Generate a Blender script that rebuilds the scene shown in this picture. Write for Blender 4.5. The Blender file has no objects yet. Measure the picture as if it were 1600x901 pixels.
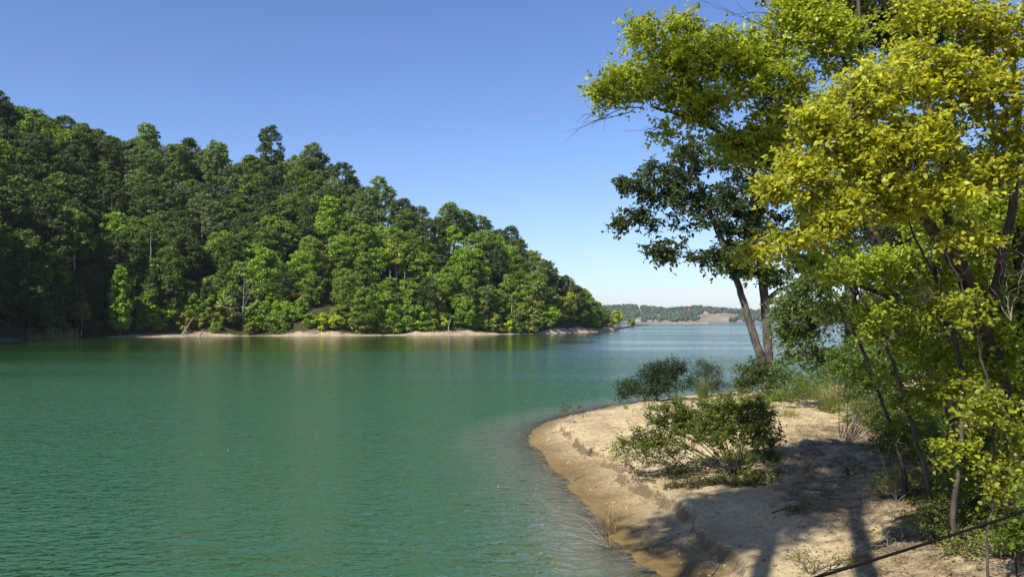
import bpy, math, random
import numpy as np
from mathutils import Vector

# ------------------------------------------------------------------ camera, world, sun, exposure
S = bpy.context.scene
COL = S.collection
FPX = 1333.0                                   # focal length in photo pixels (1600 wide)
CAM_H = 4.0
HORIZON = 500.5
PITCH = math.atan((HORIZON - 450.5) / FPX)
cam_data = bpy.data.cameras.new('camera')
cam_data.lens = 36.0 * FPX / 1600.0
cam_data.clip_start = 0.1
cam_data.clip_end = 20000.0
cam = bpy.data.objects.new('camera', cam_data)
COL.objects.link(cam)
cam.location = (0, 0, CAM_H)
cam.rotation_euler = (math.radians(90) + PITCH, 0, 0)
S.camera = cam

SUN_EL = math.radians(46)
SUN_AZ = math.radians(220)                     # clockwise from +Y: behind the camera and to its left
world = bpy.data.worlds.new("World")
S.world = world
world.use_nodes = True
wn = world.node_tree
wn.nodes.clear()
w_out = wn.nodes.new('ShaderNodeOutputWorld')
w_bg = wn.nodes.new('ShaderNodeBackground')
w_sky = wn.nodes.new('ShaderNodeTexSky')
w_sky.sky_type = 'NISHITA'
w_sky.sun_disc = False
w_sky.sun_elevation = SUN_EL
w_sky.sun_rotation = SUN_AZ
w_sky.air_density = 1.0
w_sky.dust_density = 0.5
w_sky.ozone_density = 2.2
w_tint = wn.nodes.new('ShaderNodeMix')
w_tint.data_type = 'RGBA'
w_tint.blend_type = 'MULTIPLY'
w_tint.inputs[0].default_value = 1.0
w_tint.inputs[7].default_value = (0.13 * 0.655, 0.13 * 0.695, 0.13 * 0.86, 1)
w_bg.inputs['Strength'].default_value = 0.13
wn.links.new(w_sky.outputs[0], w_tint.inputs[6])
w_gam = wn.nodes.new('ShaderNodeGamma')
w_gam.inputs[1].default_value = 1.15
w_scl = wn.nodes.new('ShaderNodeVectorMath')
w_scl.operation = 'SCALE'
w_scl.inputs['Scale'].default_value = 1.0 / 0.13
wn.links.new(w_tint.outputs[2], w_gam.inputs[0])
wn.links.new(w_gam.outputs[0], w_scl.inputs[0])
wn.links.new(w_scl.outputs[0], w_bg.inputs[0])
wn.links.new(w_bg.outputs[0], w_out.inputs[0])

sun_data = bpy.data.lights.new('sun', 'SUN')
sun_data.energy = 5.0
sun_data.angle = math.radians(0.53)
sun_data.color = (1.0, 0.95, 0.86)
sun = bpy.data.objects.new('sun', sun_data)
COL.objects.link(sun)
SUN_DIR = Vector((math.sin(SUN_AZ) * math.cos(SUN_EL), math.cos(SUN_AZ) * math.cos(SUN_EL), math.sin(SUN_EL)))
sun.rotation_euler = SUN_DIR.to_track_quat('Z', 'Y').to_euler()

S.view_settings.view_transform = 'Standard'
S.view_settings.look = 'None'
S.view_settings.exposure = 0.70
S.view_settings.gamma = 1.0
S.cycles.max_bounces = 8
S.cycles.diffuse_bounces = 3
S.cycles.glossy_bounces = 3
S.cycles.transmission_bounces = 4
S.cycles.transparent_max_bounces = 8
S.cycles.volume_bounces = 0
S.cycles.sample_clamp_direct = 10.0
S.cycles.sample_clamp_indirect = 4.0
S.cycles.caustics_reflective = False
S.cycles.caustics_refractive = False

# ------------------------------------------------------------------ photo geometry helpers
def ray(px, py):
    x = (px - 800.0) / FPX
    y = -(py - 450.5) / FPX
    c, s = math.cos(PITCH), math.sin(PITCH)
    return np.array([x, c - y * s, s + y * c])

def pt(px, py, depth):
    """World point seen at photo pixel (px, py) at distance `depth` along +Y."""
    d = ray(px, py)
    t = depth / d[1]
    return np.array([d[0] * t, depth, CAM_H + d[2] * t])

def gp(px, py, z=0.0):
    d = ray(px, py)
    t = (z - CAM_H) / d[2]
    return np.array([d[0] * t, d[1] * t, z])

def project(p):
    c, s = math.cos(PITCH), math.sin(PITCH)
    x, y, z = p[0], p[1], p[2] - CAM_H
    f = y * c + z * s
    u = -y * s + z * c
    if f <= 0.01:
        return (-9999, -9999)
    return (800 + FPX * x / f, 450.5 - FPX * u / f)

def sstep(a, b, x):
    t = np.clip((x - a) / (b - a), 0, 1)
    return t * t * (3 - 2 * t)

_P = np.random.RandomState(7).rand(256, 256)
def vnoise(x, y, f=1.0, o=0):
    """Smooth value noise on arrays, 0..1."""
    x = np.asarray(x) * f + 37.1 * o + 1000
    y = np.asarray(y) * f + 91.7 * o + 1000
    xi = np.floor(x).astype(int); yi = np.floor(y).astype(int)
    u = x - xi; v = y - yi
    u = u * u * (3 - 2 * u); v = v * v * (3 - 2 * v)
    a = _P[xi % 256, yi % 256]; b = _P[(xi + 1) % 256, yi % 256]
    c = _P[xi % 256, (yi + 1) % 256]; d = _P[(xi + 1) % 256, (yi + 1) % 256]
    return (a * (1 - u) + b * u) * (1 - v) + (c * (1 - u) + d * u) * v

# ------------------------------------------------------------------ object helpers
def tag(o, label=None, cat=None, group=None, kind=None):
    if label: o['label'] = label
    if cat: o['category'] = cat
    if group: o['group'] = group
    if kind: o['kind'] = kind
    return o

def empty(name, loc, label=None, cat=None, group=None):
    o = bpy.data.objects.new(name, None)
    o.empty_display_size = 0.3
    COL.objects.link(o)
    o.location = loc
    return tag(o, label, cat, group)

def link(name, me, parent=None, color=None):
    o = bpy.data.objects.new(name, me)
    COL.objects.link(o)
    if parent is not None:
        o.parent = parent
    if color is not None:
        o.color = (color[0], color[1], color[2], 1)
    return o

def np_mesh(name, V, F, mat, smooth=False, attrs=None):
    """Mesh from numpy verts (n,3) and faces (m,k) of one size, or a list of such arrays."""
    V = np.asarray(V, dtype=np.float32)
    if not isinstance(F, (list, tuple)):
        F = [F]
    F = [np.asarray(f, dtype=np.int32) for f in F if len(f)]
    me = bpy.data.meshes.new(name)
    me.vertices.add(len(V))
    me.vertices.foreach_set('co', V.ravel())
    loops = np.concatenate([f.ravel() for f in F])
    tot = np.concatenate([np.full(len(f), f.shape[1], dtype=np.int32) for f in F])
    start = np.concatenate([[0], np.cumsum(tot)[:-1]]).astype(np.int32)
    me.loops.add(len(loops))
    me.loops.foreach_set('vertex_index', loops)
    me.polygons.add(len(tot))
    me.polygons.foreach_set('loop_start', start)
    me.polygons.foreach_set('loop_total', tot)
    if smooth:
        me.polygons.foreach_set('use_smooth', np.ones(len(tot), dtype=bool))
    me.update(calc_edges=True)
    if attrs:
        for k, arr in attrs.items():
            a = me.attributes.new(k, 'FLOAT', 'POINT')
            a.data.foreach_set('value', np.asarray(arr, dtype=np.float32))
    if mat is not None:
        me.materials.append(mat)
    return me

# ------------------------------------------------------------------ materials
class NT:
    def __init__(self, name):
        self.m = bpy.data.materials.new(name)
        self.m.use_nodes = True
        self.t = self.m.node_tree
        self.t.nodes.clear()
        self.out = self.t.nodes.new('ShaderNodeOutputMaterial')
    def n(self, typ, ins=None, **props):
        nd = self.t.nodes.new(typ)
        for k, v in props.items():
            setattr(nd, k, v)
        for k, v in (ins or {}).items():
            if hasattr(v, 'is_output') or isinstance(v, bpy.types.NodeSocket):
                self.t.links.new(v, nd.inputs[k])
            else:
                nd.inputs[k].default_value = v
        return nd
    def noise(self, vec, scale, detail=3.0, rough=0.55, dist=0.0):
        return self.n('ShaderNodeTexNoise', {'Vector': vec, 'Scale': scale, 'Detail': detail, 'Roughness': rough, 'Distortion': dist}).outputs[0]
    def ramp(self, fac, stops):
        nd = self.n('ShaderNodeValToRGB', {0: fac})
        r = nd.color_ramp
        while len(r.elements) < len(stops):
            r.elements.new(0.5)
        for e, (p, c) in zip(r.elements, stops):
            e.position = p
            e.color = (c[0], c[1], c[2], 1) if not isinstance(c, (int, float)) else (c, c, c, 1)
        return nd.outputs[0]
    def mix(self, fac, a, b, mode='MIX'):
        nd = self.n('ShaderNodeMix', data_type='RGBA', blend_type=mode)
        for i, v in ((0, fac), (6, a), (7, b)):
            if isinstance(v, bpy.types.NodeSocket):
                self.t.links.new(v, nd.inputs[i])
            elif i == 0:
                nd.inputs[0].default_value = v
            else:
                nd.inputs[i].default_value = (v[0], v[1], v[2], 1)
        return nd.outputs[2]
    def math(self, op, a, b=None, clamp=False):
        nd = self.n('ShaderNodeMath', operation=op, use_clamp=clamp)
        for i, v in ((0, a), (1, b)):
            if v is None: continue
            if isinstance(v, bpy.types.NodeSocket):
                self.t.links.new(v, nd.inputs[i])
            else:
                nd.inputs[i].default_value = v
        return nd.outputs[0]
    def maprange(self, v, a, b, c=0.0, d=1.0):
        return self.n('ShaderNodeMapRange', {0: v, 1: a, 2: b, 3: c, 4: d}).outputs[0]
    def bump(self, h, strength, dist, normal=None):
        ins = {'Height': h, 'Strength': strength, 'Distance': dist}
        if normal is not None: ins['Normal'] = normal
        return self.n('ShaderNodeBump', ins).outputs[0]
    def surf(self, s):
        self.t.links.new(s, self.out.inputs[0])
        return self.m

def leaf_material(name, trans=0.42, gloss=0.3, rough=0.45, varying=0.5, warm=(1.25, 1.15, 0.55)):
    """Leaves: the object's colour, varied leaf by leaf, with light passing through."""
    t = NT(name)
    info = t.n('ShaderNodeObjectInfo')
    geo = t.n('ShaderNodeNewGeometry')
    rnd = geo.outputs['Random Per Island']
    co = t.n('ShaderNodeTexCoord').outputs['Object']
    nz = t.noise(co, 0.6, 2.0)
    v = t.math('ADD', t.math('MULTIPLY', rnd, varying), t.math('MULTIPLY', nz, 0.7))
    v = t.math('ADD', v, 1.0 - varying * 0.5 - 0.35)
    base = t.mix(1.0, info.outputs['Color'], t.n('ShaderNodeCombineXYZ', {0: v, 1: v, 2: v}).outputs[0], 'MULTIPLY')
    yel = t.mix(1.0, base, warm, 'MULTIPLY')
    sel = t.maprange(t.math('FRACT', t.math('MULTIPLY', rnd, 7.31)), 0.55, 1.0)
    colr = t.mix(sel, base, yel)
    bs = t.n('ShaderNodeBsdfPrincipled', {'Base Color': colr, 'Roughness': rough, 'Specular IOR Level': gloss})
    tcol = t.mix(1.0, colr, (1.35, 1.3, 0.6), 'MULTIPLY')
    tr = t.n('ShaderNodeBsdfTranslucent', {'Color': tcol})
    mx = t.n('ShaderNodeMixShader', {0: trans, 1: bs.outputs[0], 2: tr.outputs[0]})
    return t.surf(mx.outputs[0])

def bark_material(name, dark, light, scale=6.0):
    t = NT(name)
    co = t.n('ShaderNodeTexCoord').outputs['Object']
    mp = t.n('ShaderNodeMapping', {'Vector': co, 'Scale': (scale, scale, scale * 0.22)}).outputs[0]
    a = t.noise(mp, 2.4, 5.0, 0.65)
    b = t.noise(co, 1.1, 3.0)
    c = t.ramp(a, [(0.32, dark), (0.55, light), (0.75, [x * 1.25 for x in light])])
    c = t.mix(t.maprange(b, 0.4, 0.75), c, [x * 0.6 for x in dark])
    bs = t.n('ShaderNodeBsdfPrincipled', {'Base Color': c, 'Roughness': 0.9, 'Specular IOR Level': 0.2,
                                          'Normal': t.bump(a, 0.9, 0.03)})
    return t.surf(bs.outputs[0])

M = {}
M['leaf'] = leaf_material('leaf_green')
M['leaf_far'] = leaf_material('leaf_far', trans=0.25, gloss=0.15, rough=0.6, varying=1.1, warm=(1.15, 1.08, 0.7))
M['leaf_yellow'] = leaf_material('leaf_yellow', trans=0.5, gloss=0.35, rough=0.4, varying=0.6, warm=(1.12, 1.08, 0.5))
M['grass'] = leaf_material('grass_blade', trans=0.3, gloss=0.2, rough=0.6, varying=0.5, warm=(1.5, 1.2, 0.8))
M['bark'] = bark_material('bark_brown', (0.024, 0.019, 0.015), (0.105, 0.085, 0.066))
M['bark_pale'] = bark_material('bark_pale', (0.16, 0.14, 0.12), (0.42, 0.38, 0.33), 3.0)
M['bark_grey'] = bark_material('bark_grey', (0.035, 0.031, 0.026), (0.14, 0.122, 0.10), 4.0)
M['twig_dead'] = bark_material('dead_wood', (0.13, 0.11, 0.09), (0.32, 0.28, 0.23), 5.0)

def sand_material():
    t = NT('sandy_clay')
    co = t.n('ShaderNodeTexCoord').outputs['Object']
    a = t.noise(co, 0.55, 5.0, 0.6)
    b = t.noise(co, 7.0, 5.0, 0.65)
    g = t.noise(co, 45.0, 3.0, 0.7)
    c = t.ramp(a, [(0.3, (0.41, 0.32, 0.18)), (0.5, (0.52, 0.42, 0.245)), (0.7, (0.61, 0.515, 0.325))])
    c = t.mix(t.maprange(b, 0.35, 0.7), t.mix(1.0, c, (0.72, 0.68, 0.62), 'MULTIPLY'), c)
    c = t.mix(t.maprange(g, 0.56, 0.68, 0, 0.75), c, (0.22, 0.15, 0.08))
    # leaf litter under trees, spread wider to paint shade onto the sand (baked weight of the terrain)
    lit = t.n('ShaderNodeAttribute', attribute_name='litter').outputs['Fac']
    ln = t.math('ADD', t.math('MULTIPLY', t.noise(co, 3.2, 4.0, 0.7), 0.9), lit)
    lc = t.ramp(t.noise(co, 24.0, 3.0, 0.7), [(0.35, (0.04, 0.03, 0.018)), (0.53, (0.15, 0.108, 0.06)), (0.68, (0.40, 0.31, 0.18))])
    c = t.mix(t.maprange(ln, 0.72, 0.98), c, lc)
    # damp band beside the water
    z = t.n('ShaderNodeSeparateXYZ', {0: co}).outputs[2]
    zz = t.math('ADD', z, t.math('MULTIPLY', t.math('SUBTRACT', a, 0.5), 0.12))
    wet = t.maprange(zz, 0.05, 0.22, 1.0, 0.0)
    c = t.mix(wet, c, t.mix(1.0, c, (0.46, 0.40, 0.26), 'MULTIPLY'))
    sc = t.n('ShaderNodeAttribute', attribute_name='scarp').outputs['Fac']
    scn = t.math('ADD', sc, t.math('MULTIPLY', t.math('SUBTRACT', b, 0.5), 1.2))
    c = t.mix(t.maprange(scn, 0.5, 0.85, 0, 0.8), c, (0.085, 0.06, 0.032))  # dark lip: undercut shade painted in together with damp soil colour
    rough = t.maprange(wet, 0, 1, 0.95, 0.6)
    h = t.math('ADD', t.math('MULTIPLY', b, 0.6), t.math('MULTIPLY', g, 0.25))
    bs = t.n('ShaderNodeBsdfPrincipled', {'Base Color': c, 'Roughness': rough, 'Specular IOR Level': 0.2,
                                          'Normal': t.bump(h, 1.0, 0.10)})
    return t.surf(bs.outputs[0])
M['sand'] = sand_material()

def hill_material():
    t = NT('forest_floor')
    co = t.n('ShaderNodeTexCoord').outputs['Object']
    b = t.noise(co, 0.35, 5.0, 0.65)
    g = t.noise(co, 2.5, 4.0, 0.7)
    floor = t.ramp(g, [(0.3, (0.02, 0.022, 0.008)), (0.6, (0.06, 0.055, 0.022)), (0.8, (0.12, 0.09, 0.05))])
    sand = t.ramp(b, [(0.3, (0.24, 0.18, 0.115)), (0.55, (0.40, 0.31, 0.205)), (0.75, (0.52, 0.42, 0.30))])
    sand = t.mix(t.maprange(g, 0.5, 0.75, 0, 0.6), sand, (0.16, 0.12, 0.07))
    d = t.n('ShaderNodeAttribute', attribute_name='bare').outputs['Fac']
    f = t.maprange(t.math('ADD', d, t.math('MULTIPLY', t.math('SUBTRACT', b, 0.5), 0.7)), 0.4, 0.6)
    c = t.mix(f, floor, sand)
    bs = t.n('ShaderNodeBsdfPrincipled', {'Base Color': c, 'Roughness': 0.95, 'Specular IOR Level': 0.1,
                                          'Normal': t.bump(g, 0.8, 0.4)})
    return t.surf(bs.outputs[0])
M['hill'] = hill_material()

def water_material():
    t = NT('lake_water')
    co = t.n('ShaderNodeTexCoord').outputs['Object']
    st = t.n('ShaderNodeMapping', {'Vector': co, 'Rotation': (0, 0, math.radians(14)), 'Scale': (0.55, 1.0, 1.0)}).outputs[0]
    w1 = t.noise(st, 3.4, 2.5, 0.55, 0.5)
    w2 = t.noise(st, 1.1, 2.0, 0.5, 0.3)
    w3 = t.noise(st, 0.32, 2.0, 0.5)
    patch = t.noise(t.n('ShaderNodeMapping', {'Vector': co, 'Scale': (0.25, 1.0, 1.0)}).outputs[0], 0.035, 3.0, 0.5)
    rng_ = t.n('ShaderNodeVectorMath', {0: co}, operation='LENGTH').outputs['Value']
    sx = t.n('ShaderNodeSeparateXYZ', {0: co})
    openw = t.maprange(t.math('SUBTRACT', sx.outputs[0], t.math('MULTIPLY', sx.outputs[1], 0.12)), -20, 15, 0.0, 0.34)
    lee = t.math('MAXIMUM', t.maprange(rng_, 35, 130, 1.15, 0.09), openw)        # calmer water inside the cove, wind on the open lake
    wind = t.maprange(rng_, 350, 900, 0.0, 1.1)
    amp = t.math('MULTIPLY', t.maprange(patch, 0.38, 0.62, 0.45, 1.35), t.math('MAXIMUM', lee, wind))
    w0 = t.noise(co, 5.0, 2.0, 0.5)
    h = t.math('ADD', t.math('MULTIPLY', w1, 0.26), t.math('MULTIPLY', w2, 0.16))
    h = t.math('ADD', h, t.math('MULTIPLY', w3, 0.10))
    h = t.math('ADD', t.math('MULTIPLY', w0, 0.05), h)
    h = t.math('MULTIPLY', h, amp)
    nrm = t.bump(h, 1.0, 1.0)
    dep = t.n('ShaderNodeAttribute', attribute_name='depth').outputs['Fac']
    far = t.n('ShaderNodeVectorMath', {0: co}, operation='LENGTH').outputs['Value']
    deepc = t.mix(t.maprange(far, 20, 110), (0.032, 0.094, 0.042), (0.020, 0.064, 0.010))  # farther water greener: the hill's reflection is put into the body colour
    body = t.mix(t.maprange(dep, 0.1, 1.6), (0.13, 0.15, 0.10), deepc)
    body = t.mix(t.maprange(dep, 0.1, 1.0), body, deepc)
    dif = t.n('ShaderNodeBsdfDiffuse', {'Color': body})
    alpha = t.math('SUBTRACT', 1.0, t.math('POWER', 2.718, t.math('MULTIPLY', dep, -5.5)), True)
    tr = t.n('ShaderNodeBsdfTransparent', {'Color': (0.80, 0.86, 0.72, 1)})
    under = t.n('ShaderNodeMixShader', {0: alpha, 1: tr.outputs[0], 2: dif.outputs[0]})
    gl = t.n('ShaderNodeBsdfGlossy', {'Color': (1, 1, 1, 1), 'Roughness': 0.065, 'Normal': nrm})
    fr = t.n('ShaderNodeFresnel', {'IOR': 1.333, 'Normal': nrm}).outputs[0]
    mx = t.n('ShaderNodeMixShader', {0: fr, 1: under.outputs[0], 2: gl.outputs[0]})
    return t.surf(mx.outputs[0])
M['water'] = water_material()

# ------------------------------------------------------------------ near land (the sandy point)
NEAR_PX = [(1050, 901), (1010, 880), (975, 852), (950, 820), (918, 786), (880, 745), (850, 715), (831, 696), (823, 680),
           (836, 666), (870, 653), (910, 644), (955, 634), (1000, 627), (1060, 621), (1130, 615), (1230, 607), (1330, 600)]
LAND = [(-80, -30), (-30, -8), (-9, 3.5), (-3, 8.3), (0.6, 11.0)] + [tuple(gp(x, y)[:2]) for x, y in NEAR_PX] + \
       [(30, 56), (45, 60), (80, 72), (140, 80), (260, 60), (260, -120), (-80, -120)]
LAND = np.array(LAND, dtype=float)

def poly_sd(X, Y, P):
    """Signed distance to polygon P, positive inside."""
    X = np.asarray(X, float); Y = np.asarray(Y, float)
    d = np.full(X.shape, 1e18); inside = np.zeros(X.shape, bool)
    n = len(P)
    for i in range(n):
        ax, ay = P[i]; bx, by = P[(i + 1) % n]
        ex, ey = bx - ax, by - ay
        wx, wy = X - ax, Y - ay
        t = np.clip((wx * ex + wy * ey) / (ex * ex + ey * ey), 0, 1)
        d = np.minimum(d, (wx - ex * t) ** 2 + (wy - ey * t) ** 2)
        c = ((ay <= Y) & (by > Y)) | ((by <= Y) & (ay > Y))
        with np.errstate(divide='ignore', invalid='ignore'):
            xi = ax + (Y - ay) / (by - ay + 1e-12) * ex
        inside ^= c & (X < xi)
    d = np.sqrt(d)
    return np.where(inside, d, -d)

def near_z(X, Y, fine=True):
    X = np.asarray(X, float); Y = np.asarray(Y, float)
    d = poly_sd(X, Y, LAND)
    d = d + (vnoise(X, Y, 0.9, 1) - 0.5) * 0.35 + (vnoise(X, Y, 3.1, 2) - 0.5) * 0.12
    cap = 0.42 + 0.050 * np.clip(34 - Y, 0, 40) + 0.022 * np.clip(X - 4, 0, 40)
    beach = 0.16 * np.clip(d, 0, 1.1)
    side = sstep(3.0, -3.0, (Y - 31) - (X - 3) * 0.2)          # scarp only on the cove side
    e = d - 1.15 - (vnoise(X, Y, 0.8, 3) - 0.5) * 0.5 - (vnoise(X, Y, 1.9, 4) - 0.5) * 0.22
    scarp = (0.08 + 0.20 * vnoise(X, Y, 0.6, 16)) * sstep(-0.07, 0.11, e) * side
    up = np.clip(d - 1.2, 0, None) * (0.17 + 0.06 * side)
    z = beach + scarp + (cap - 0.2) * (1 - np.exp(-up / np.maximum(cap, 0.1)))
    # the slope climbs towards the road behind the camera and to the right
    z = z + 0.03 * np.clip(X - 10, 0, 60) * sstep(40, 15, Y) * sstep(0, 4, d)
    rel = sstep(0.6, 3.0, d)
    if fine:
        # rills running down the bank, hummocks, footprints
        u = X * 0.55 - Y * 0.83
        z = z + rel * ((vnoise(X, Y, 0.7, 5) - 0.5) * 0.24 + (vnoise(X, Y, 2.2, 6) - 0.5) * 0.09 + (vnoise(X, Y, 6.5, 7) - 0.5) * 0.04)
        z = z + sstep(0.0, 1.0, d) * (vnoise(u * 3.2, (X + Y) * 0.45, 1.0, 8) - 0.5) * 0.08
        z = z + np.where(d > 0, (vnoise(X, Y, 11, 9) - 0.5) * 0.02, 0)
    under = -0.26 * np.abs(d) - 0.02 * d * d
    return np.where(d > 0, z, np.maximum(under, -3.5))

def hit(px, py, z0=0.6):
    """Where the sight line through a photo pixel meets the sandy point."""
    z = z0
    for _ in range(30):
        p = gp(px, py, min(z, 3.0)); z = 0.6 * z + 0.4 * max(ground(p[0], p[1]), 0)
    return p

def ground(x, y):
    return float(near_z(np.array([x]), np.array([y]))[0])

def grid_mesh(name, xs, ys, zf, mat, attrs=None):
    X, Y = np.meshgrid(xs, ys, indexing='xy')
    Z = zf(X, Y)
    V = np.stack([X, Y, Z], -1).reshape(-1, 3)
    nx, ny = len(xs), len(ys)
    i = np.arange(nx - 1)[None, :] + np.arange(ny - 1)[:, None] * nx
    F = np.stack([i, i + 1, i + 1 + nx, i + nx], -1).reshape(-1, 4)
    at = {k: f(X, Y).ravel() for k, f in (attrs or {}).items()}
    return np_mesh(name, V, F, mat, smooth=True, attrs=at)

def litter_shade_f(X, Y):
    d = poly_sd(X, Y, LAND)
    # litter under the trees to the right, widened to darken sand as shade
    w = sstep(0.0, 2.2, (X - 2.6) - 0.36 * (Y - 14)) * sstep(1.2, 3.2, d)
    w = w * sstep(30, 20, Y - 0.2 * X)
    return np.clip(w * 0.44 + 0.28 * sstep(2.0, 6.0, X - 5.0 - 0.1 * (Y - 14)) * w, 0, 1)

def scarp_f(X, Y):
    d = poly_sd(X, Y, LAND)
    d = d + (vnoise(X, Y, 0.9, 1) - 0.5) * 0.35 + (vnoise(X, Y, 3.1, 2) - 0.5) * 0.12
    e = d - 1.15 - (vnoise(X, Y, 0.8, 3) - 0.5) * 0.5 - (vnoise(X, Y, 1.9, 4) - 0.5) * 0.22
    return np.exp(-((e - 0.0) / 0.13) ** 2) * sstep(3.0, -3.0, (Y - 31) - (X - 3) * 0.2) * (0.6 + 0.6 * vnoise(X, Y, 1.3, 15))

xs = np.concatenate([np.linspace(-80, -8, 30)[:-1], np.arange(-8, -1, 0.25), np.arange(-1, 11, 0.06), np.arange(11, 22, 0.15), np.linspace(22, 140, 60)])
ys = np.concatenate([np.linspace(-60, 6, 30)[:-1], np.arange(6, 10, 0.12), np.arange(10, 30, 0.06), np.arange(30, 58, 0.18), np.linspace(58, 100, 20)])
g_me = grid_mesh('ground', xs, ys, near_z, M['sand'], {'litter': litter_shade_f, 'scarp': scarp_f})
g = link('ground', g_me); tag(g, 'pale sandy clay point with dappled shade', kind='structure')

# ------------------------------------------------------------------ water sheet
def dens(a, b, fa, fb, step, far):
    return np.concatenate([-np.geomspace(-fa, far, 18)[::-1] if fa < 0 else [], []])
wx = np.concatenate([-np.geomspace(6000, 14, 26), np.arange(-12, 24, 0.4), np.geomspace(24.5, 6000, 26)])
wy = np.concatenate([-np.geomspace(3000, 5, 12), np.arange(-3, 58, 0.4), np.geomspace(59, 7000, 30)])
w_me = grid_mesh('water', wx, wy, lambda X, Y: np.zeros(X.shape), M['water'],
                 {'depth': lambda X, Y: np.maximum(-near_z(X, Y, False), 0.0)})
w = link('water', w_me); tag(w, 'rippled green lake water of the cove', kind='structure')

# ------------------------------------------------------------------ wooded hill across the cove (polar height field)
# photo column, shore distance, crest distance, photo row of the treetops on the skyline
HILL = [(-1500, 40, 110, 60), (-900, 66, 150, 40), (-500, 88, 185, 60), (-200, 118, 235, 120),
        (0, 168, 270, 158), (100, 190, 285, 166), (200, 208, 292, 205), (300, 216, 290, 222), (420, 220, 290, 232),
        (500, 222, 288, 232), (560, 225, 285, 268), (640, 230, 285, 300), (720, 236, 288, 320), (800, 248, 295, 354),
        (860, 262, 305, 390), (900, 280, 325, 426), (935, 300, 350, 466), (960, 322, 372, 488), (975, 430, 470, 497), (1010, 760, 800, 500.0), (1100, 1100, 1150, 500.4)]
H_a = np.array([(h[0] - 800) / FPX for h in HILL])
H_r0 = np.array([h[1] for h in HILL], float)
H_r1 = np.array([h[2] for h in HILL], float)
H_h = np.array([max(0.6, CAM_H + (HORIZON - h[3]) / FPX * h[2] - (17.5 if h[0] < 900 else 12 if h[0] < 950 else 5)) for h in HILL])

def hill_z(X, Y, fine=True):
    X = np.asarray(X, float); Y = np.asarray(Y, float)
    Yc = np.maximum(Y, 1.0)
    a = X / Yc
    r = Y
    r0 = np.interp(a, H_a, H_r0); r1 = np.interp(a, H_a, H_r1); hh = np.interp(a, H_a, H_h)
    r0 = r0 + (vnoise(X, Y, 0.06, 11) - 0.5) * 8 + (vnoise(X, Y, 0.3, 12) - 0.5) * 2.0
    u = (r - r0) / np.maximum(r1 - r0, 1)
    prof = np.clip((r - r0 - 4.5) / np.maximum(r1 - r0 - 4.5, 1), 0, 1)
    prof = prof ** 0.85
    z = hh * prof * (1 - 0.0 * prof)
    z = z + np.clip(r - r0, 0, 4.0) * 0.22
    z = np.where(u > 1, hh + 0.36 - (r - r1) * 0.35, z)
    z = z + np.where(u > 0, (vnoise(X, Y, 0.05, 13) - 0.5) * 7 * sstep(0.05, 0.4, u) * np.clip(hh / 20, 0, 1) + (vnoise(X, Y, 0.4, 14) - 0.5) * 0.6 * sstep(0, 0.1, u), 0)
    return np.where(u < 0, np.maximum((r - r0) * 0.15, -2.5), np.maximum(z, -2.5))

def shore_r(a):
    return float(np.interp(a, H_a, H_r0))

def hill_bare(X, Y):
    a = X / np.maximum(Y, 1)
    r0 = np.interp(a, H_a, H_r0)
    wdt = np.interp(a, [-0.6, -0.45, -0.40, 0.05, 0.1, 0.13, 0.3], [1.2, 1.5, 4.2, 4.2, 8, 40, 60])
    return sstep(wdt * 1.6, wdt * 0.4, Y - r0)

ang = np.concatenate([np.linspace(-1.75, -0.62, 60)[:-1], np.linspace(-0.62, 0.23, 300)])
tt = np.linspace(-0.25, 1, 70)
A, T = np.meshgrid(ang, tt, indexing='xy')
R0 = np.interp(A, H_a, H_r0); R1 = np.interp(A, H_a, H_r1)
RR = np.where(T < 0, R0 + T * 60, R0 + T * (R1 - R0 + 110))
hx, hy = A * RR, RR
hz = hill_z(hx, hy)
nx, ny = len(ang), len(tt)
i = np.arange(nx - 1)[None, :] + np.arange(ny - 1)[:, None] * nx
hF = np.stack([i, i + 1, i + 1 + nx, i + nx], -1).reshape(-1, 4)
h_me = np_mesh('hill', np.stack([hx, hy, hz], -1).reshape(-1, 3), hF, M['hill'], True, {'bare': hill_bare(hx, hy).ravel()})
ho = link('hill', h_me); tag(ho, 'steep wooded headland across the cove', kind='structure')

# ------------------------------------------------------------------ far hills over the lake
def far_hill_material():
    t = NT('far_hill_ground')
    co = t.n('ShaderNodeTexCoord').outputs['Object']
    b = t.noise(co, 0.012, 5.0, 0.65)
    c = t.ramp(b, [(0.35, (0.11, 0.10, 0.06)), (0.55, (0.22, 0.18, 0.13)), (0.7, (0.34, 0.28, 0.21))])
    return t.surf(t.n('ShaderNodeBsdfPrincipled', {'Base Color': c, 'Roughness': 1.0, 'Specular IOR Level': 0.0}).outputs[0])
M['far_hill'] = far_hill_material()
FH = [(500, 484), (900, 480), (990, 477), (1040, 482), (1090, 479), (1130, 484), (1155, 486), (1185, 489), (1215, 485), (1270, 487), (1330, 484), (1420, 480), (1520, 484), (1700, 478), (2000, 482)]
FA = np.array([(p[0] - 800) / FPX for p in FH]); FT = np.array([p[1] - 2.5 for p in FH], float)
def far_z(X, Y):
    a = X / np.maximum(Y, 1)
    r0 = 2350 + 120 * np.sin(a * 9) + (vnoise(X, Y, 0.004, 21) - 0.5) * 160
    top = 4 + (HORIZON - np.interp(a, FA, FT)) / FPX * 2750 - 9
    u = (Y - r0) / 330
    z = top * (0.9 * sstep(0, 1, u) ** 0.7) + (vnoise(X, Y, 0.006, 22) - 0.5) * 14 * sstep(0.0, 0.5, u)
    z = z + np.clip(Y - r0, 0, 12) * 0.35
    return np.where(u < 0, -3, z)
xs = np.linspace(-800, 2400, 260); ys = np.linspace(2200, 3100, 60)
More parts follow.
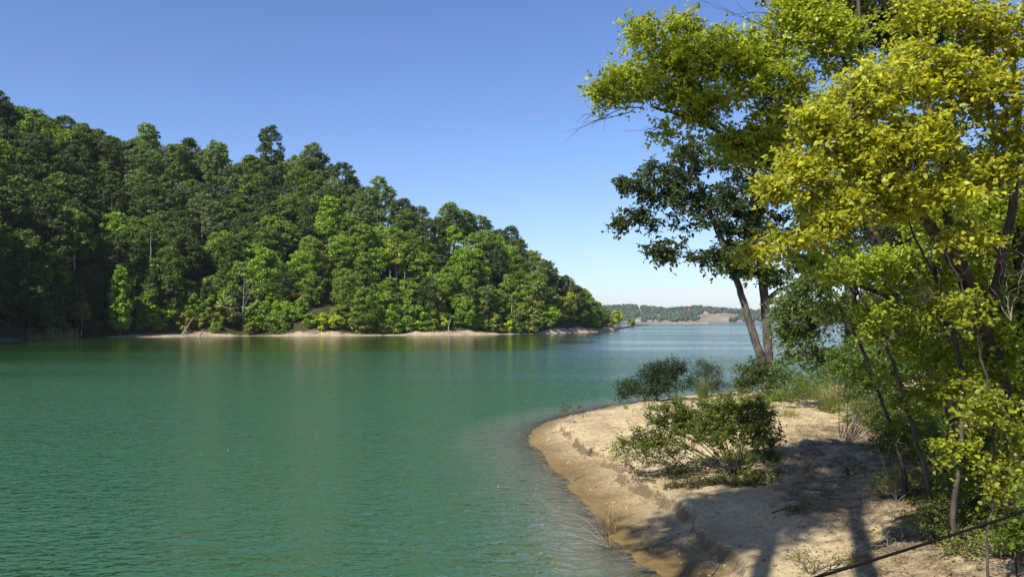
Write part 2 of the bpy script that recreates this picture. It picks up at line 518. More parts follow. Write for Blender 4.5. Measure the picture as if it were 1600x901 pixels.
fo = link('far_hills', grid_mesh('far_hills', xs, ys, far_z, M['far_hill'])); tag(fo, 'low hazy hills beyond the open lake', kind='structure')

# ------------------------------------------------------------------ leaf builders
def leaf_arrays(P, N, D, L, W, fold=0.15, shape=6):
    """Leaves at P with face normal N, pointing along D. shape 6: two quads folded on the midrib; 4: one rhombus."""
    N = N / np.maximum(np.linalg.norm(N, axis=1, keepdims=True), 1e-6)
    D = D - N * np.sum(D * N, axis=1, keepdims=True)
    D = D / np.maximum(np.linalg.norm(D, axis=1, keepdims=True), 1e-6)
    B = np.cross(N, D)
    L = np.asarray(L)[:, None]; W = np.asarray(W)[:, None]
    n = len(P)
    if shape == 4:
        V = np.stack([P, P + D * L * 0.5 + B * W * 0.5, P + D * L, P + D * L * 0.5 - B * W * 0.5], 1).reshape(-1, 3)
        F = (np.arange(n)[:, None] * 4 + np.array([0, 1, 2, 3])[None, :])
        return V, F
    up = N * W * fold
    V = np.stack([P,
                  P + D * L * 0.28 + B * W * 0.48 + up, P + D * L * 0.66 + B * W * 0.40 + up,
                  P + D * L - N * L * 0.08,
                  P + D * L * 0.66 - B * W * 0.40 + up, P + D * L * 0.28 - B * W * 0.48 + up], 1).reshape(-1, 3)
    k = np.arange(n)[:, None] * 6
    F = np.concatenate([k + np.array([[0, 1, 2, 3]]), k + np.array([[0, 3, 4, 5]])])
    return V, F

def unit(v):
    return v / np.maximum(np.linalg.norm(v, axis=-1, keepdims=True), 1e-9)

def tube_arrays(paths, sides_f):
    """paths: list of (points (k,3), radii (k)). Returns verts, quads."""
    VV, FF = [], []
    off = 0
    for Pp, Rr in paths:
        Pp = np.asarray(Pp, float); k = len(Pp)
        if k < 2: continue
        ns = sides_f(Rr[0])
        T = np.gradient(Pp, axis=0); T = unit(T)
        ref = np.array([0.31, 0.17, 0.93]) if abs(T[0][2]) < 0.85 else np.array([0.97, 0.2, 0.1])
        U = unit(np.cross(T, ref)); W_ = np.cross(T, U)
        an = np.arange(ns) / ns * 2 * math.pi
        ring = Pp[:, None, :] + (U[:, None, :] * np.cos(an)[None, :, None] + W_[:, None, :] * np.sin(an)[None, :, None]) * np.asarray(Rr)[:, None, None]
        VV.append(ring.reshape(-1, 3))
        a = np.arange(k - 1)[:, None] * ns + np.arange(ns)[None, :]
        b = np.arange(k - 1)[:, None] * ns + (np.arange(ns)[None, :] + 1) % ns
        FF.append(off + np.stack([a, b, b + ns, a + ns], -1).reshape(-1, 4))
        off += k * ns
    return np.concatenate(VV), np.concatenate(FF)

def smooth_path(P, sub=4):
    """Catmull-Rom through points (n,4: xyz + radius)."""
    P = np.asarray(P, float)
    Q = np.vstack([2 * P[0] - P[1], P, 2 * P[-1] - P[-2]])
    out = []
    for i in range(1, len(Q) - 2):
        p0, p1, p2, p3 = Q[i - 1], Q[i], Q[i + 1], Q[i + 2]
        for s in range(sub):
            t = s / sub
            out.append(0.5 * (2 * p1 + (p2 - p0) * t + (2 * p0 - 5 * p1 + 4 * p2 - p3) * t * t + (3 * p1 - p0 - 3 * p2 + p3) * t ** 3))
    out.append(P[-1])
    return np.array(out)

class Skeleton:
    """Trunks first, then a branch grown to each foliage target from the nearest wood."""
    def __init__(self, rng):
        self.rng = rng; self.P = []; self.par = []; self.rad = []; self.chains = []; self.count = []
    def trunk(self, pts4, sub=5, wob=0.02, parent=-1):
        q = smooth_path(pts4, sub)
        ids = []
        for j, p in enumerate(q):
            w = self.rng.normal(0, wob, 3) if 0 < j < len(q) - 1 else np.zeros(3)
            self.P.append(p[:3] + w * (1, 1, 0.3)); self.par.append(parent); self.rad.append(max(p[3], 0.004)); self.count.append(0)
            parent = len(self.P) - 1; ids.append(parent)
        self.chains.append(('t', ids))
    def grow(self, targets, tip=0.006, step=0.35, up=0.25, wob=0.12):
        rng = self.rng
        base = np.array(self.P)
        d0 = np.min(np.linalg.norm(targets[:, None, :] - base[None, :, :], axis=2), axis=1)
        cap = len(self.P) + len(targets) * 60
        buf = np.zeros((cap, 3)); n = len(self.P); buf[:n] = base
        self.newpaths = []
        for ti in np.argsort(d0):
            t = targets[ti]
            dv = t - buf[:n]
            ds = np.linalg.norm(dv, axis=1)
            pen = ds + np.where(dv[:, 2] < 0, -dv[:, 2] * 0.6, 0)
            k = int(np.argmin(pen))
            L = ds[k]
            m = max(2, min(40, int(L / step) + 1))
            s = buf[k].copy()
            par_dir = unit(buf[k] - buf[self.par[k]]) if self.par[k] >= 0 else np.array([0, 0, 1.0])
            c = s + (t - s) * 0.45 + par_dir * L * 0.18 + np.array([0, 0, 1]) * L * up * 0.4 + rng.normal(0, wob * L * 0.5, 3)
            ids = [k]; parent = k
            for j in range(1, m + 1):
                q = j / m
                p = s * (1 - q) ** 2 + 2 * c * q * (1 - q) + t * q * q
                if j < m: p = p + rng.normal(0, wob * step * 0.35, 3)
                buf[n] = p
                self.P.append(p); self.par.append(parent); self.rad.append(0); self.count.append(0)
                parent = n; ids.append(n); n += 1
            self.chains.append(('b', ids))
            q = parent
            while q >= 0:
                self.count[q] += 1
                q = self.par[q]
        self.tip = tip
    def mesh(self, sides=lambda r: 9 if r > 0.08 else 6 if r > 0.03 else 4 if r > 0.012 else 3, expo=0.42):
        paths = []
        P = np.array(self.P)
        for kind, ids in self.chains:
            if kind == 't':
                paths.append((P[ids], [self.rad[i] for i in ids]))
            else:
                root = ids[0]
                lim = max(self.rad[root], 0.004) * 0.75 if self.rad[root] > 0 else 9
                rr = []
                for i in ids[1:]:
                    r = self.tip * max(1, self.count[i]) ** expo
                    r = min(r, lim); self.rad[i] = r; rr.append(r)
                paths.append((P[ids], [rr[0] * 1.25] + rr))
        return tube_arrays(paths, sides)

def sprays(rng, T, n_per, size, leafL, leafW, flat=0.45, droop=0.1, shape=6, out_from=None, updir=0.8):
    """Leaf sprays: round each target a few twiglets carry leaves alternately."""
    n = len(T)
    tw = 5
    K = max(1, n_per // tw)
    C = np.repeat(T, tw, axis=0)
    dirs = rng.normal(0, 1, (n * tw, 3)); dirs[:, 2] *= flat
    if out_from is not None:
        o = unit(C - out_from); dirs += o * 0.8
    dirs = unit(dirs); dirs[:, 2] -= droop
    Ls = size * rng.uniform(0.5, 1.25, n * tw)
    twigs = [(np.stack([C[i], C[i] + dirs[i] * Ls[i] * 0.5 + [0, 0, 0.02 * size], C[i] + dirs[i] * Ls[i]]), None) for i in range(0)]
    q = np.tile((np.arange(K) + 0.5) / K, n * tw) + rng.uniform(-0.06, 0.06, n * tw * K)
    CC = np.repeat(C, K, axis=0); DD = np.repeat(dirs, K, axis=0); LL = np.repeat(Ls, K)
    side = np.where(np.arange(n * tw * K) % 2 == 0, 1.0, -1.0)
    upv = np.tile([0, 0, 1.0], (len(CC), 1)) * updir + rng.normal(0, 0.58, CC.shape)
    B = unit(np.cross(upv, DD))
    P = CC + DD * (LL * q)[:, None] + rng.normal(0, 0.05 * size, CC.shape)
    D = DD * 0.6 + B * side[:, None] * 0.9 + rng.normal(0, 0.25, CC.shape); D[:, 2] -= droop * 1.5
    sc = rng.uniform(0.4, 1.2, len(P))
    V, F = leaf_arrays(P, unit(upv), D, leafL * sc, leafW * sc, 0.15, shape)
    return V, F, C, dirs, Ls

def blob_targets(rng, blobs):
    """blobs: (px, py, rx, ry, depth, half depth, n) foliage masses -> points in world space."""
    out = []
    for (px, py, rx, ry, dep, dd, n) in blobs:
        c = pt(px, py, dep)
        s = dep / FPX
        q = unit(rng.normal(0, 1, (n, 3))) * (rng.uniform(0, 1, (n, 1)) ** (1 / 2.2))
        out.append(c + q * np.array([rx * s, dd, ry * s]))
    return np.concatenate(out)

def px_trunk(pts, base=True):
    """pts: (px, py, depth, radius); the first is dropped to the ground below it."""
    out = []
    for (px, py, dep, r) in pts:
        p = pt(px, py, dep); out.append([p[0], p[1], p[2], r])
    if base:
        p = out[0]
        gz = ground(p[0], p[1])
        if p[2] > gz - 0.1:
            out.insert(0, [p[0] + 0.02, p[1], gz - 0.15, p[3] * 1.35])
        else:
            p[2] = gz - 0.15; p[3] *= 1.3
    return out

def big_tree(name, seed, trunks, blobs, label, color, leafmat, barkmat, leaf=(0.085, 0.062), n_leaf=60, spray=0.42,
             cat='tree', group=None, tip=0.006, flat=0.45, droop=0.12, twig_r=0.003, step=0.35, singles=0, shape=6):
    rng = np.random.RandomState(seed)
    sk = Skeleton(rng)
    for j, tr in enumerate(trunks):
        sk.trunk(tr, 5, 0.015 if j == 0 else 0.01)
    root = Vector([float(v) for v in trunks[0][0][:3]])
    e = empty(name, root, label, cat, group)
    ro = np.array(root)
    T = blob_targets(rng, blobs)
    sk.grow(T, tip, step)
    V, F = sk.mesh()
    V = V - ro
    LV, LF, C, D, Ls = sprays(rng, T, n_leaf, spray, leaf[0], leaf[1], flat, droop, shape)
    tw = [(np.stack([C[i], C[i] + D[i] * Ls[i] * 0.5 + [0, 0, 0.01], C[i] + D[i] * Ls[i]]), [twig_r * 1.5, twig_r, twig_r * 0.6]) for i in range(len(C))]
    TV, TF = tube_arrays(tw, lambda r: 3)
    TV = TV - ro
    link('trunk', np_mesh(name + '_wood', np.concatenate([V, TV]), [F, TF + len(V)], barkmat, True), e)
    LV = LV - ro
    if singles:
        # the leaves nearest the camera that face open space are parts of their own
        nl = len(LV) // 6
        cen = LV.reshape(nl, 6, 3).mean(1) + ro
        camp = np.array([0, 0, CAM_H])
        dist = np.linalg.norm(cen - camp, axis=1)
        vis = np.array([0 < project(c)[0] < 1600 and 0 < project(c)[1] < 900 for c in cen])
        order = np.argsort(np.where(vis, dist, 1e9))[:singles]
        keep = np.ones(nl, bool); keep[order] = False
        one = None
        # one leaf shape is shared; each is turned and scaled into its place
        for k in order:
            v6 = LV.reshape(nl, 6, 3)[k]
            p, tipp = v6[0], v6[3]
            y = tipp - p; Ln = np.linalg.norm(y); y = y / Ln
            x = v6[1] - v6[5]; x = x - y * np.dot(x, y); x = x / np.linalg.norm(x)
            z = np.cross(x, y)
            if one is None:
                lv = (v6 - p) @ np.stack([x, y, z], 1) / Ln
                one = np_mesh('leaf', lv, np.array([[0, 1, 2, 3], [0, 3, 4, 5]]), leafmat)
            o = link('leaf', one, e, np.array(color) * rng.uniform(0.7, 1.25))
            from mathutils import Matrix
            mtx = Matrix(((x[0], y[0], z[0], p[0]), (x[1], y[1], z[1], p[1]), (x[2], y[2], z[2], p[2]), (0, 0, 0, 1)))
            o.matrix_basis = mtx @ Matrix.Scale(Ln, 4)
        ids = np.nonzero(keep)[0]
        LV = LV.reshape(nl, 6, 3)[keep].reshape(-1, 3)
        k = np.arange(len(ids))[:, None] * 6
        LF = np.concatenate([k + np.array([[0, 1, 2, 3]]), k + np.array([[0, 3, 4, 5]])])
    link('crown', np_mesh(name + '_leaves', LV, LF, leafmat), e, color)
    return e

# ------------------------------------------------------------------ hill tree kinds (shared meshes)
def crown_mesh(name, seed, H, R, low=0.35, lobes=26, leaves=150, lobe_r=(0.17, 0.31), cone=0.0, leaf=0.5, spread=1.0, mat=None):
    """A crown of leafy lobes in a dome; H height, R half width; leaves are small faces on and in each lobe."""
    rng = np.random.RandomState(seed)
    cs, rs = [], []
    for j in range(lobes):
        f = (j + rng.uniform(0, 1)) / lobes
        z = low + (0.95 - low) * f
        w = math.sin(math.pi * min(1, max(0.0, (z - low + 0.12) / (1.1 - low)))) ** 0.6
        if cone: w = w * (1 - cone * f)
        an = rng.uniform(0, 2 * math.pi); q = math.sqrt(rng.uniform(0.15, 1)) * spread
        rr = R * rng.uniform(*lobe_r) * (1 - 0.3 * f)
        cs.append((math.cos(an) * R * w * q * 0.78, math.sin(an) * R * w * q * 0.78, z * H - rr * 0.3)); rs.append(rr)
    cs = np.array(cs); rs = np.array(rs)
    n = lobes * leaves
    c = np.repeat(cs, leaves, axis=0); r = np.repeat(rs, leaves)
    d = unit(rng.normal(0, 1, (n, 3)) + [0, 0, 0.35])
    rad = rng.uniform(0.55, 1.12, n) ** 0.7
    # ruffled lobes
    ruf = 1 + 0.35 * np.sin(d[:, 0] * 7 + c[:, 0]) * np.sin(d[:, 1] * 6 + c[:, 2]) * np.sin(d[:, 2] * 7 + c[:, 1])
    P = c + d * (r * rad * ruf)[:, None] * [1.22, 1.22, 0.66]
    N = unit(d * 0.9 + [0, 0, 0.5] + rng.normal(0, 0.5, (n, 3)))
    D = rng.normal(0, 1, (n, 3))
    s = leaf * rng.uniform(0.4, 1.15, n)
    V, F = leaf_arrays(P, N, D, s, s * 0.75, shape=4)
    return np_mesh(name, V, F, mat or M['leaf_far']), cs, rs

def wood_mesh(name, seed, H, cs, r0=0.3, mat=None, frac=0.6, lean=0.0):
    rng = np.random.RandomState(seed)
    sk = Skeleton(rng)
    top = H * 0.88
    sk.trunk([[0, 0, -1.2, r0 * 1.25], [0.1, 0, H * 0.2, r0], [lean * H * 0.2 + rng.uniform(-.3, .3), rng.uniform(-.3, .3), H * 0.5, r0 * 0.7],
              [lean * H * 0.4 + rng.uniform(-.5, .5), rng.uniform(-.5, .5), top, r0 * 0.2]], 4, 0.04)
    t = cs[rng.permutation(len(cs))[:max(4, int(len(cs) * frac))]]
    sk.grow(t, r0 * 0.14, 1.2, 0.2)
    V, F = sk.mesh(lambda r: 6 if r > 0.12 else 4)
    return np_mesh(name, V, F, mat or M['bark_grey'], True)

KINDS = []     # (crown mesh, trunk mesh, words)
specs = [
    # H, R, low, lobes, leaves, cone, words
    (16, 6.6, 0.26, 54, 130, 0.0, 'round', 'bark_grey'),
    (17, 6.4, 0.28, 52, 130, 0.15, 'full', 'bark_grey'),
    (15.5, 7.4, 0.34, 56, 130, 0.0, 'broad', 'bark_grey'),
    (20, 5.4, 0.38, 44, 130, 0.1, 'tall', 'bark_pale'),
    (15, 5.8, 0.16, 50, 130, 0.3, 'bushy', 'bark_grey'),
    (17, 5.6, 0.48, 32, 130, 0.0, 'open', 'bark_pale'),
    (16.5, 6.9, 0.22, 60, 120, 0.2, 'lumpy', 'bark_grey'),
    (15, 4.4, 0.12, 44, 130, 0.45, 'pointed', 'bark_grey'),
]
for k, (H, R, low, lb, lv, cone, wd, bk) in enumerate(specs):
    cm, cs, rs = crown_mesh('hill_crown', 100 + k, H, R * 1.06, low, int(lb * 1.9), int(lv * 0.62), cone=cone, leaf=0.56, lobe_r=(.10, .22))
    tm = wood_mesh('hill_trunk', 200 + k, H, cs, 0.24 + 0.03 * (k % 3), M[bk])
    KINDS.append((cm, tm, wd, H))
EDGE = []
for k, (H, R, low, lb, lv, cone) in enumerate([(5.0, 3.0, 0.05, 18, 150, 0.1), (3.2, 2.6, 0.02, 14, 150, 0.0), (7.5, 2.8, 0.05, 22, 150, 0.5), (4.0, 3.6, 0.02, 20, 140, 0.0)]):
    cm, cs, rs = crown_mesh('shore_crown', 140 + k, H, R, low, lb, lv, cone=cone, leaf=0.42)
    tm = wood_mesh('shore_stems', 240 + k, H, cs, 0.09, M['bark_grey'])
    EDGE.append((cm, tm, H))

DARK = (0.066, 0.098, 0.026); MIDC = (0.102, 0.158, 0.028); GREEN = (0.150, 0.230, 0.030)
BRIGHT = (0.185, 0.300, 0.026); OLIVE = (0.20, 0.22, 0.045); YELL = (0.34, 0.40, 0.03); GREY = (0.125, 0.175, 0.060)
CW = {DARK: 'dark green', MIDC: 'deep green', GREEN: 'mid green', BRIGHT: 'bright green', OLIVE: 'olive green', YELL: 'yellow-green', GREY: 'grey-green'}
hill_items = []    # (empty, px, py, colour words, kind words, row)

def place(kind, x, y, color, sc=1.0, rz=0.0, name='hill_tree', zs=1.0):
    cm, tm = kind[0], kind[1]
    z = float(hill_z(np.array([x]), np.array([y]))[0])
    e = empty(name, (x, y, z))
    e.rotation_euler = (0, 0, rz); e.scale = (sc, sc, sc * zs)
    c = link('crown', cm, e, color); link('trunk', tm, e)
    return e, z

rng = np.random.RandomState(42)
cnt = 0
SP = 7.7
for iy, gy in enumerate(np.arange(110, 400, SP * 0.95)):
    for gx in np.arange(-260, 62, SP):
        x = gx + rng.uniform(-3.0, 3.0) + (iy % 2) * SP * 0.5; y = gy + rng.uniform(-3.0, 3.0)
        a = x / y
        if a < -1.05: continue
        r0 = float(np.interp(a, H_a, H_r0)); r1 = float(np.interp(a, H_a, H_r1))
        off = y - r0
        edge_min = 6.0 if a < 0.03 else 9 + (a - 0.03) * 60
        if off < edge_min or off > (r1 - r0) + 7: continue
        px = 800 + FPX * a
        if px > 950 or (px < -110 and off > 34): continue
        u = off / (r1 - r0)
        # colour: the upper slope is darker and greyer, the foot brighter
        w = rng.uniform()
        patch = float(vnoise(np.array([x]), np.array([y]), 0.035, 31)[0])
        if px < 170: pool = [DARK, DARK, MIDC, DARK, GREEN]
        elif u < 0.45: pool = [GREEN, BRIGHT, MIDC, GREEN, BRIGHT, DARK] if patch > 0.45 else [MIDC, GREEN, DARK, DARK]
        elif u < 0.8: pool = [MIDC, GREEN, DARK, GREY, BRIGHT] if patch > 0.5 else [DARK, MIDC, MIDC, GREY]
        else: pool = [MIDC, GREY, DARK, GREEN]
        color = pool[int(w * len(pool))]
        k = int(rng.randint(0, 7))
        sc = rng.uniform(0.88, 1.08) * float(np.interp(px, [-300, 600, 800, 950], [1.08, 0.98, 0.9, 0.55]))
        if off < 14: k = int(rng.choice([4, 7, 0, 6])); sc *= 0.78
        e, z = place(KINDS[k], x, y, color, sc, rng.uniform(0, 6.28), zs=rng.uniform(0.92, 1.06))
        p = project((x, y, z + KINDS[k][3] * sc * 0.65))
        row = 'on the skyline' if u > 0.85 else 'on the upper slope' if u > 0.55 else 'halfway up' if u > 0.25 else 'near the shore'
        hill_items.append([e, p[0], p[1], CW[color], KINDS[k][2], row])
        cnt += 1

# trees the eye picks out on the hill: (photo column, shore offset, kind, colour, scale, z-stretch, label)
def special(px, off, kind, color, sc, zs, label, name='hill_tree'):
    a = (px - 800) / FPX
    y = shore_r(a) + off
    e, z = place(kind, a * y, y, color, sc, 1.3, name, zs)
    tag(e, label, 'tree', 'trees on the headland')
    return e
special(188, 2.5, KINDS[7], BRIGHT, 0.95, 1.25, 'bright green column-shaped tree standing alone at the water edge by the dark cove')
special(75, 16, KINDS[0], YELL, 0.85, 0.9, 'sunlit yellow-green tree leaning out over the deep shade of the cove')
special(128, 6, KINDS[5], OLIVE, 0.50, 0.95, 'small olive-green tree low in the shaded cove below the sunlit yellow-green tree')
special(620, 22, KINDS[5], YELL, 0.92, 1.08, 'brightest yellow-green tree on the headland with pale trunk below its crown')
special(588, 20, KINDS[5], BRIGHT, 0.80, 1.0, 'bright green open tree with bare pale trunk just left of the brightest yellow one')
special(420, 66, KINDS[3], DARK, 1.12, 1.18, 'tall dark tree rising alone above the skyline with its trunk showing')
special(488, 64, KINDS[1], GREY, 1.15, 1.1, 'large grey-green domed tree breaking the skyline right of the tall dark tree')
special(290, 68, KINDS[6], DARK, 1.05, 1.14, 'dark tree with a spiky top on the skyline above the cove')
special(238, 50, KINDS[5], YELL, 0.8, 1.0, 'small yellow-green tree high on the slope beside a bare pale trunk')
special(400, 20, KINDS[4], BRIGHT, 0.95, 1.0, 'bright green bushy tree just behind the bare grey tree')
special(470, 14, KINDS[0], BRIGHT, 0.85, 1.1, 'bright green layered tree right of the bare grey tree')
special(690, 12, KINDS[5], BRIGHT, 0.72, 1.0, 'bright green layered tree near the water above a tan clearing')
special(756, 10, KINDS[5], GREY, 0.62, 1.0, 'umbrella-shaped grey-green tree on a thin pale trunk near the point')

# ------------------------------------------------------------------ bare dead trees and pale bare trunks on the headland
def bare_tree(name, px, off, H, R, n, label, seed, mat='twig_dead', r0=0.2, low=0.35, lean=0.0):
    rng = np.random.RandomState(seed)
    a = (px - 800) / FPX; y = shore_r(a) + off; x = a * y
    z = float(hill_z(np.array([x]), np.array([y]))[0])
    e = empty(name, (x, y, z), label, 'tree')
    sk = Skeleton(rng)
    sk.trunk([[0, 0, -0.8, r0 * 1.2], [lean * H * .3, 0, H * 0.35, r0 * .9], [lean * H * .6 + .2, 0, H * 0.65, r0 * .5], [lean * H, 0, H, r0 * 0.12]], 4, 0.05)
    if n > 60:
        for q_ in range(6):
            b_ = rng.uniform(0, 6.28); h_ = rng.uniform(.12, .35) * H; w_ = R * rng.uniform(.45, .95)
            sk.trunk([[0, 0, h_, r0 * .55], [math.cos(b_) * w_ * .55, math.sin(b_) * w_ * .55, h_ + H * .22, r0 * .42], [math.cos(b_) * w_, math.sin(b_) * w_, h_ + H * rng.uniform(.45, .6), r0 * .15]], 4, .05)
    an = rng.uniform(0, 6.28, n); f = rng.uniform(0, 1, n) ** 0.7
    zz = low + (1 - low) * f
    w = R * np.sin(np.pi * np.clip((zz - low + 0.15) / (1.25 - low), 0, 1)) * rng.uniform(0.4, 1, n)
    T = np.stack([np.cos(an) * w + lean * H * zz, np.sin(an) * w, zz * H], 1)
    sk.grow(T, 0.05, 0.7, 0.9, 0.10)
    V, F = sk.mesh(lambda r: 6 if r > 0.08 else 4 if r > .04 else 3, 0.40)
    link('branches', np_mesh(name, V, F, M[mat], True), e)
    return e
bare_tree('bare_tree', 380, 8, 18, 6.5, 110, 'bare grey tree with upswept twiggy branches near the far shore', 5, r0=0.17, low=0.25)
bare_tree('bare_tree', 838, 16, 17, 4.5, 45, 'bare brown tree top showing among green trees near the point', 6, low=0.5)
def snag(px, off, H, r, label, seed, lean=0.0):
    return bare_tree('dead_tree', px, off, H, 0.9, 5, label, seed, 'bark_pale', r, 0.7, lean)
snag(219, 30, 17, 0.20, 'tall bare pale trunk standing high in the cove forest', 11, -0.03)
snag(232, 12, 19, 0.19, 'pale vine-hung trunk rising from the rusty cutting beside the cove', 12, 0.02)
snag(247, 10, 9, 0.24, 'short thick pale trunk at the rusty cutting', 13)
snag(609, 14, 12.5, 0.24, 'straight white bare trunk under the brightest yellow-green tree', 14)
snag(628, 15, 12, 0.18, 'thin white leaning trunk, right one of the pale pair', 15, 0.06)
snag(798, 9, 9.5, 0.16, 'thin white broken trunk above the olive bush near the point', 16, 0.03)
snag(700, 3.0, 5.0, 0.16, 'short pale leaning trunk at the far waterline', 17, 0.14)
snag(886, 22, 13, 0.15, 'slim pale trunk among dark trees close to the point', 18, 0.1)
snag(760, 9, 9, 0.16, 'thin pale trunk carrying the umbrella-shaped tree', 19)

# leaning dead snag and driftwood stumps on the far waterline
def driftwood(name, px, off, parts, label, seed):
    rng = np.random.RandomState(seed)
    a = (px - 800) / FPX; y = shore_r(a) + off; x = a * y
    z = float(hill_z(np.array([x]), np.array([y]))[0])
    e = empty(name, (x, y, z), label, 'driftwood')
    paths = []
    for (x0, z0, x1, z1, r) in parts:
        p = smooth_path([[x0, 0, z0, r], [(x0 + x1) / 2 + rng.uniform(-.3, .3), rng.uniform(-.5, .5), (z0 + z1) / 2 + rng.uniform(-.1, .3), r * .8], [x1, rng.uniform(-1, 1), z1, r * 0.35]], 4)
        paths.append((p[:, :3], p[:, 3]))
    V, F = tube_arrays(paths, lambda r: 6)
    link('trunk', np_mesh(name, V, F, M['twig_dead'], True), e)
driftwood('fallen_trunk', 291, 2.0, [(-1.2, 0, 1.8, 4.6, .24), (-1.0, .1, -2.6, -.2, .16), (-.6, .8, 0.9, -.1, .14), (-.2, 1.2, 1.4, .6, .1)], 'pale broken trunk leaning up from its roots on the far shore', 3)
driftwood('driftwood_stump', 312, 1.5, [(0, -.2, 0.6, 1.6, .2), (0, .4, -1.4, -.2, .14), (.2, .6, 1.5, 0, .12), (.4, 1.0, 1.4, 1.3, .08)], 'grey driftwood stump with splayed roots right of the leaning trunk', 4)
driftwood('driftwood_log', 8, 0.6, [(-3, 0, 3.5, .5, .18), (-1, .1, .5, 1.1, .1)], 'grey driftwood log on the shaded shore at the far left', 8)
driftwood('driftwood_log', 34, 0.8, [(-3, .1, 3.0, .3, .16), (0, .2, 1.6, 1.2, .08)], 'pale driftwood log beside the reeds on the shaded shore', 9)

# ------------------------------------------------------------------ shrubs along the far shore
SHRUB_AT = [(236, 3, 2, BRIGHT, 1.1), (222, 1.8, 0, GREEN, .9), (252, 3, 0, BRIGHT, .9), (272, 5, 1, BRIGHT, 1.2), (325, 6, 0, GREEN, 1.1), (345, 5, 1, OLIVE, 1.0), (362, 6, 3, DARK, 1.1),
            (398, 6, 3, OLIVE, .8), (420, 6, 1, OLIVE, 1.0), (440, 7, 3, BRIGHT, 1.1), (463, 6, 0, BRIGHT, .9), (486, 3, 1, BRIGHT, 1.0), (508, 2, 0, YELL, .95), (524, 2.6, 1, YELL, .95),
            (545, 4, 3, GREEN, .9), (562, 3, 1, OLIVE, 1.0), (580, 4, 0, GREEN, 1.1), (600, 4, 3, OLIVE, 1.0), (618, 3, 0, BRIGHT, 1.0), (637, 4, 2, BRIGHT, .95), (655, 3.5, 0, BRIGHT, 1.15),
            (674, 2.5, 0, GREEN, 1.1), (690, 3, 1, YELL, .9), (716, 5, 2, GREEN, 1.05), (735, 3.5, 2, GREEN, .95), (752, 4, 2, OLIVE, 1.05), (772, 3, 0, OLIVE, 1.0), (795, 3, 1, YELL, .9),
            (815, 4, 2, OLIVE, .95), (830, 3, 0, OLIVE, 1.35), (846, 5, 2, OLIVE, .9), (862, 6, 1, YELL, .9), (874, 7, 3, OLIVE, .8), (892, 9, 2, YELL, 1.15), (908, 10, 0, OLIVE, .9),
            (922, 9, 2, YELL, .85), (934, 11, 1, OLIVE, 1.0), (948, 12, 1, OLIVE, .8), (963, 30, 0, YELL, 1.15), (951, 22, 1, OLIVE, 1.1), (986, 6, 1, OLIVE, 1.3), (940, 26, 0, GREEN, 1.2)]
shrub_items = []
for j, (px, off, k, c, sc) in enumerate(SHRUB_AT):
    a = (px - 800) / FPX; y = shore_r(a) + off + 3.2; x = a * y
    e, z = place(EDGE[k], x, y, c, sc * 1.15, j * 1.7, 'shore_shrub')
    shrub_items.append([e, px, CW[c], ['tall round', 'low', 'pointed', 'wide'][k]])

# more undergrowth behind the shore shrubs closes the forest edge
rng = np.random.RandomState(77)
for j in range(150):
    px = rng.uniform(-60, 930); a = (px - 800) / FPX
    off = rng.uniform(7.5, 19); y = shore_r(a) + off; x = a * y
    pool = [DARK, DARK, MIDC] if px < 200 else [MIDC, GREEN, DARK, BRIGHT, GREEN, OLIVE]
    c = pool[int(rng.randint(len(pool)))]
    k = int(rng.choice([0, 2, 3]))
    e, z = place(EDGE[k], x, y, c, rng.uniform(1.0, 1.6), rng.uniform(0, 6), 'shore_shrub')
    shrub_items.append([e, px, CW[c], ['tall round', 'low', 'pointed', 'wide'][k]])

for j in range(64):
    px = rng.uniform(130, 900); a = (px - 800) / FPX
    off = rng.uniform(5.5, 10); y = shore_r(a) + off; x = a * y
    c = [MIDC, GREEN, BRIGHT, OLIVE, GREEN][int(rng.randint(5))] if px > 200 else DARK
    k = int(rng.choice([1, 3, 1, 0]))
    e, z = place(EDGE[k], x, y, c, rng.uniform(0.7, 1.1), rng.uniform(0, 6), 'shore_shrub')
    shrub_items.append([e, px, CW[c], ['tall round', 'low', 'pointed', 'wide'][k]])

ORD = ['', 'second ', 'third ', 'fourth ', 'fifth ', 'sixth ', 'seventh ', 'eighth ', 'ninth ', 'tenth ', 'eleventh ', 'twelfth ', 'thirteenth ', 'fourteenth ', 'fifteenth ']
MARKS = [(75, 'the sunlit cove tree'), (188, 'the green column tree'), (291, 'the leaning snag'), (380, 'the bare grey tree'),
         (488, 'the grey domed tree'), (620, 'the brightest yellow tree'), (756, 'the umbrella-shaped tree'), (838, 'the bare brown tree'), (935, 'the low point')]
def mark_labels(items, keyf, noun, cat, group):
    by = {}
    for it in items:
        px = it[1]
        mx, mn = min(MARKS, key=lambda m: abs(m[0] - px))
        side = 'left of' if px < mx else 'right of'
        by.setdefault((keyf(it), side, mn), []).append((abs(px - mx), it))
    for (kw, side, mn), lst in by.items():
        lst.sort(key=lambda q: q[0])
        for n, (_, it) in enumerate(lst):
            tag(it[0], '%s%s, %s %s' % (ORD[min(n, 14)] if n else 'nearest ', kw.replace('@', noun), side, mn), cat, group)
mark_labels(hill_items, lambda it: '%s %s @ %s' % (it[3], it[4], it[5]), 'tree', 'tree', 'trees on the headland')
mark_labels(shrub_items, lambda it: '%s %s @ by the far shore' % (it[2], it[3]), 'shrub', 'shrub', 'shrubs along the far shore')

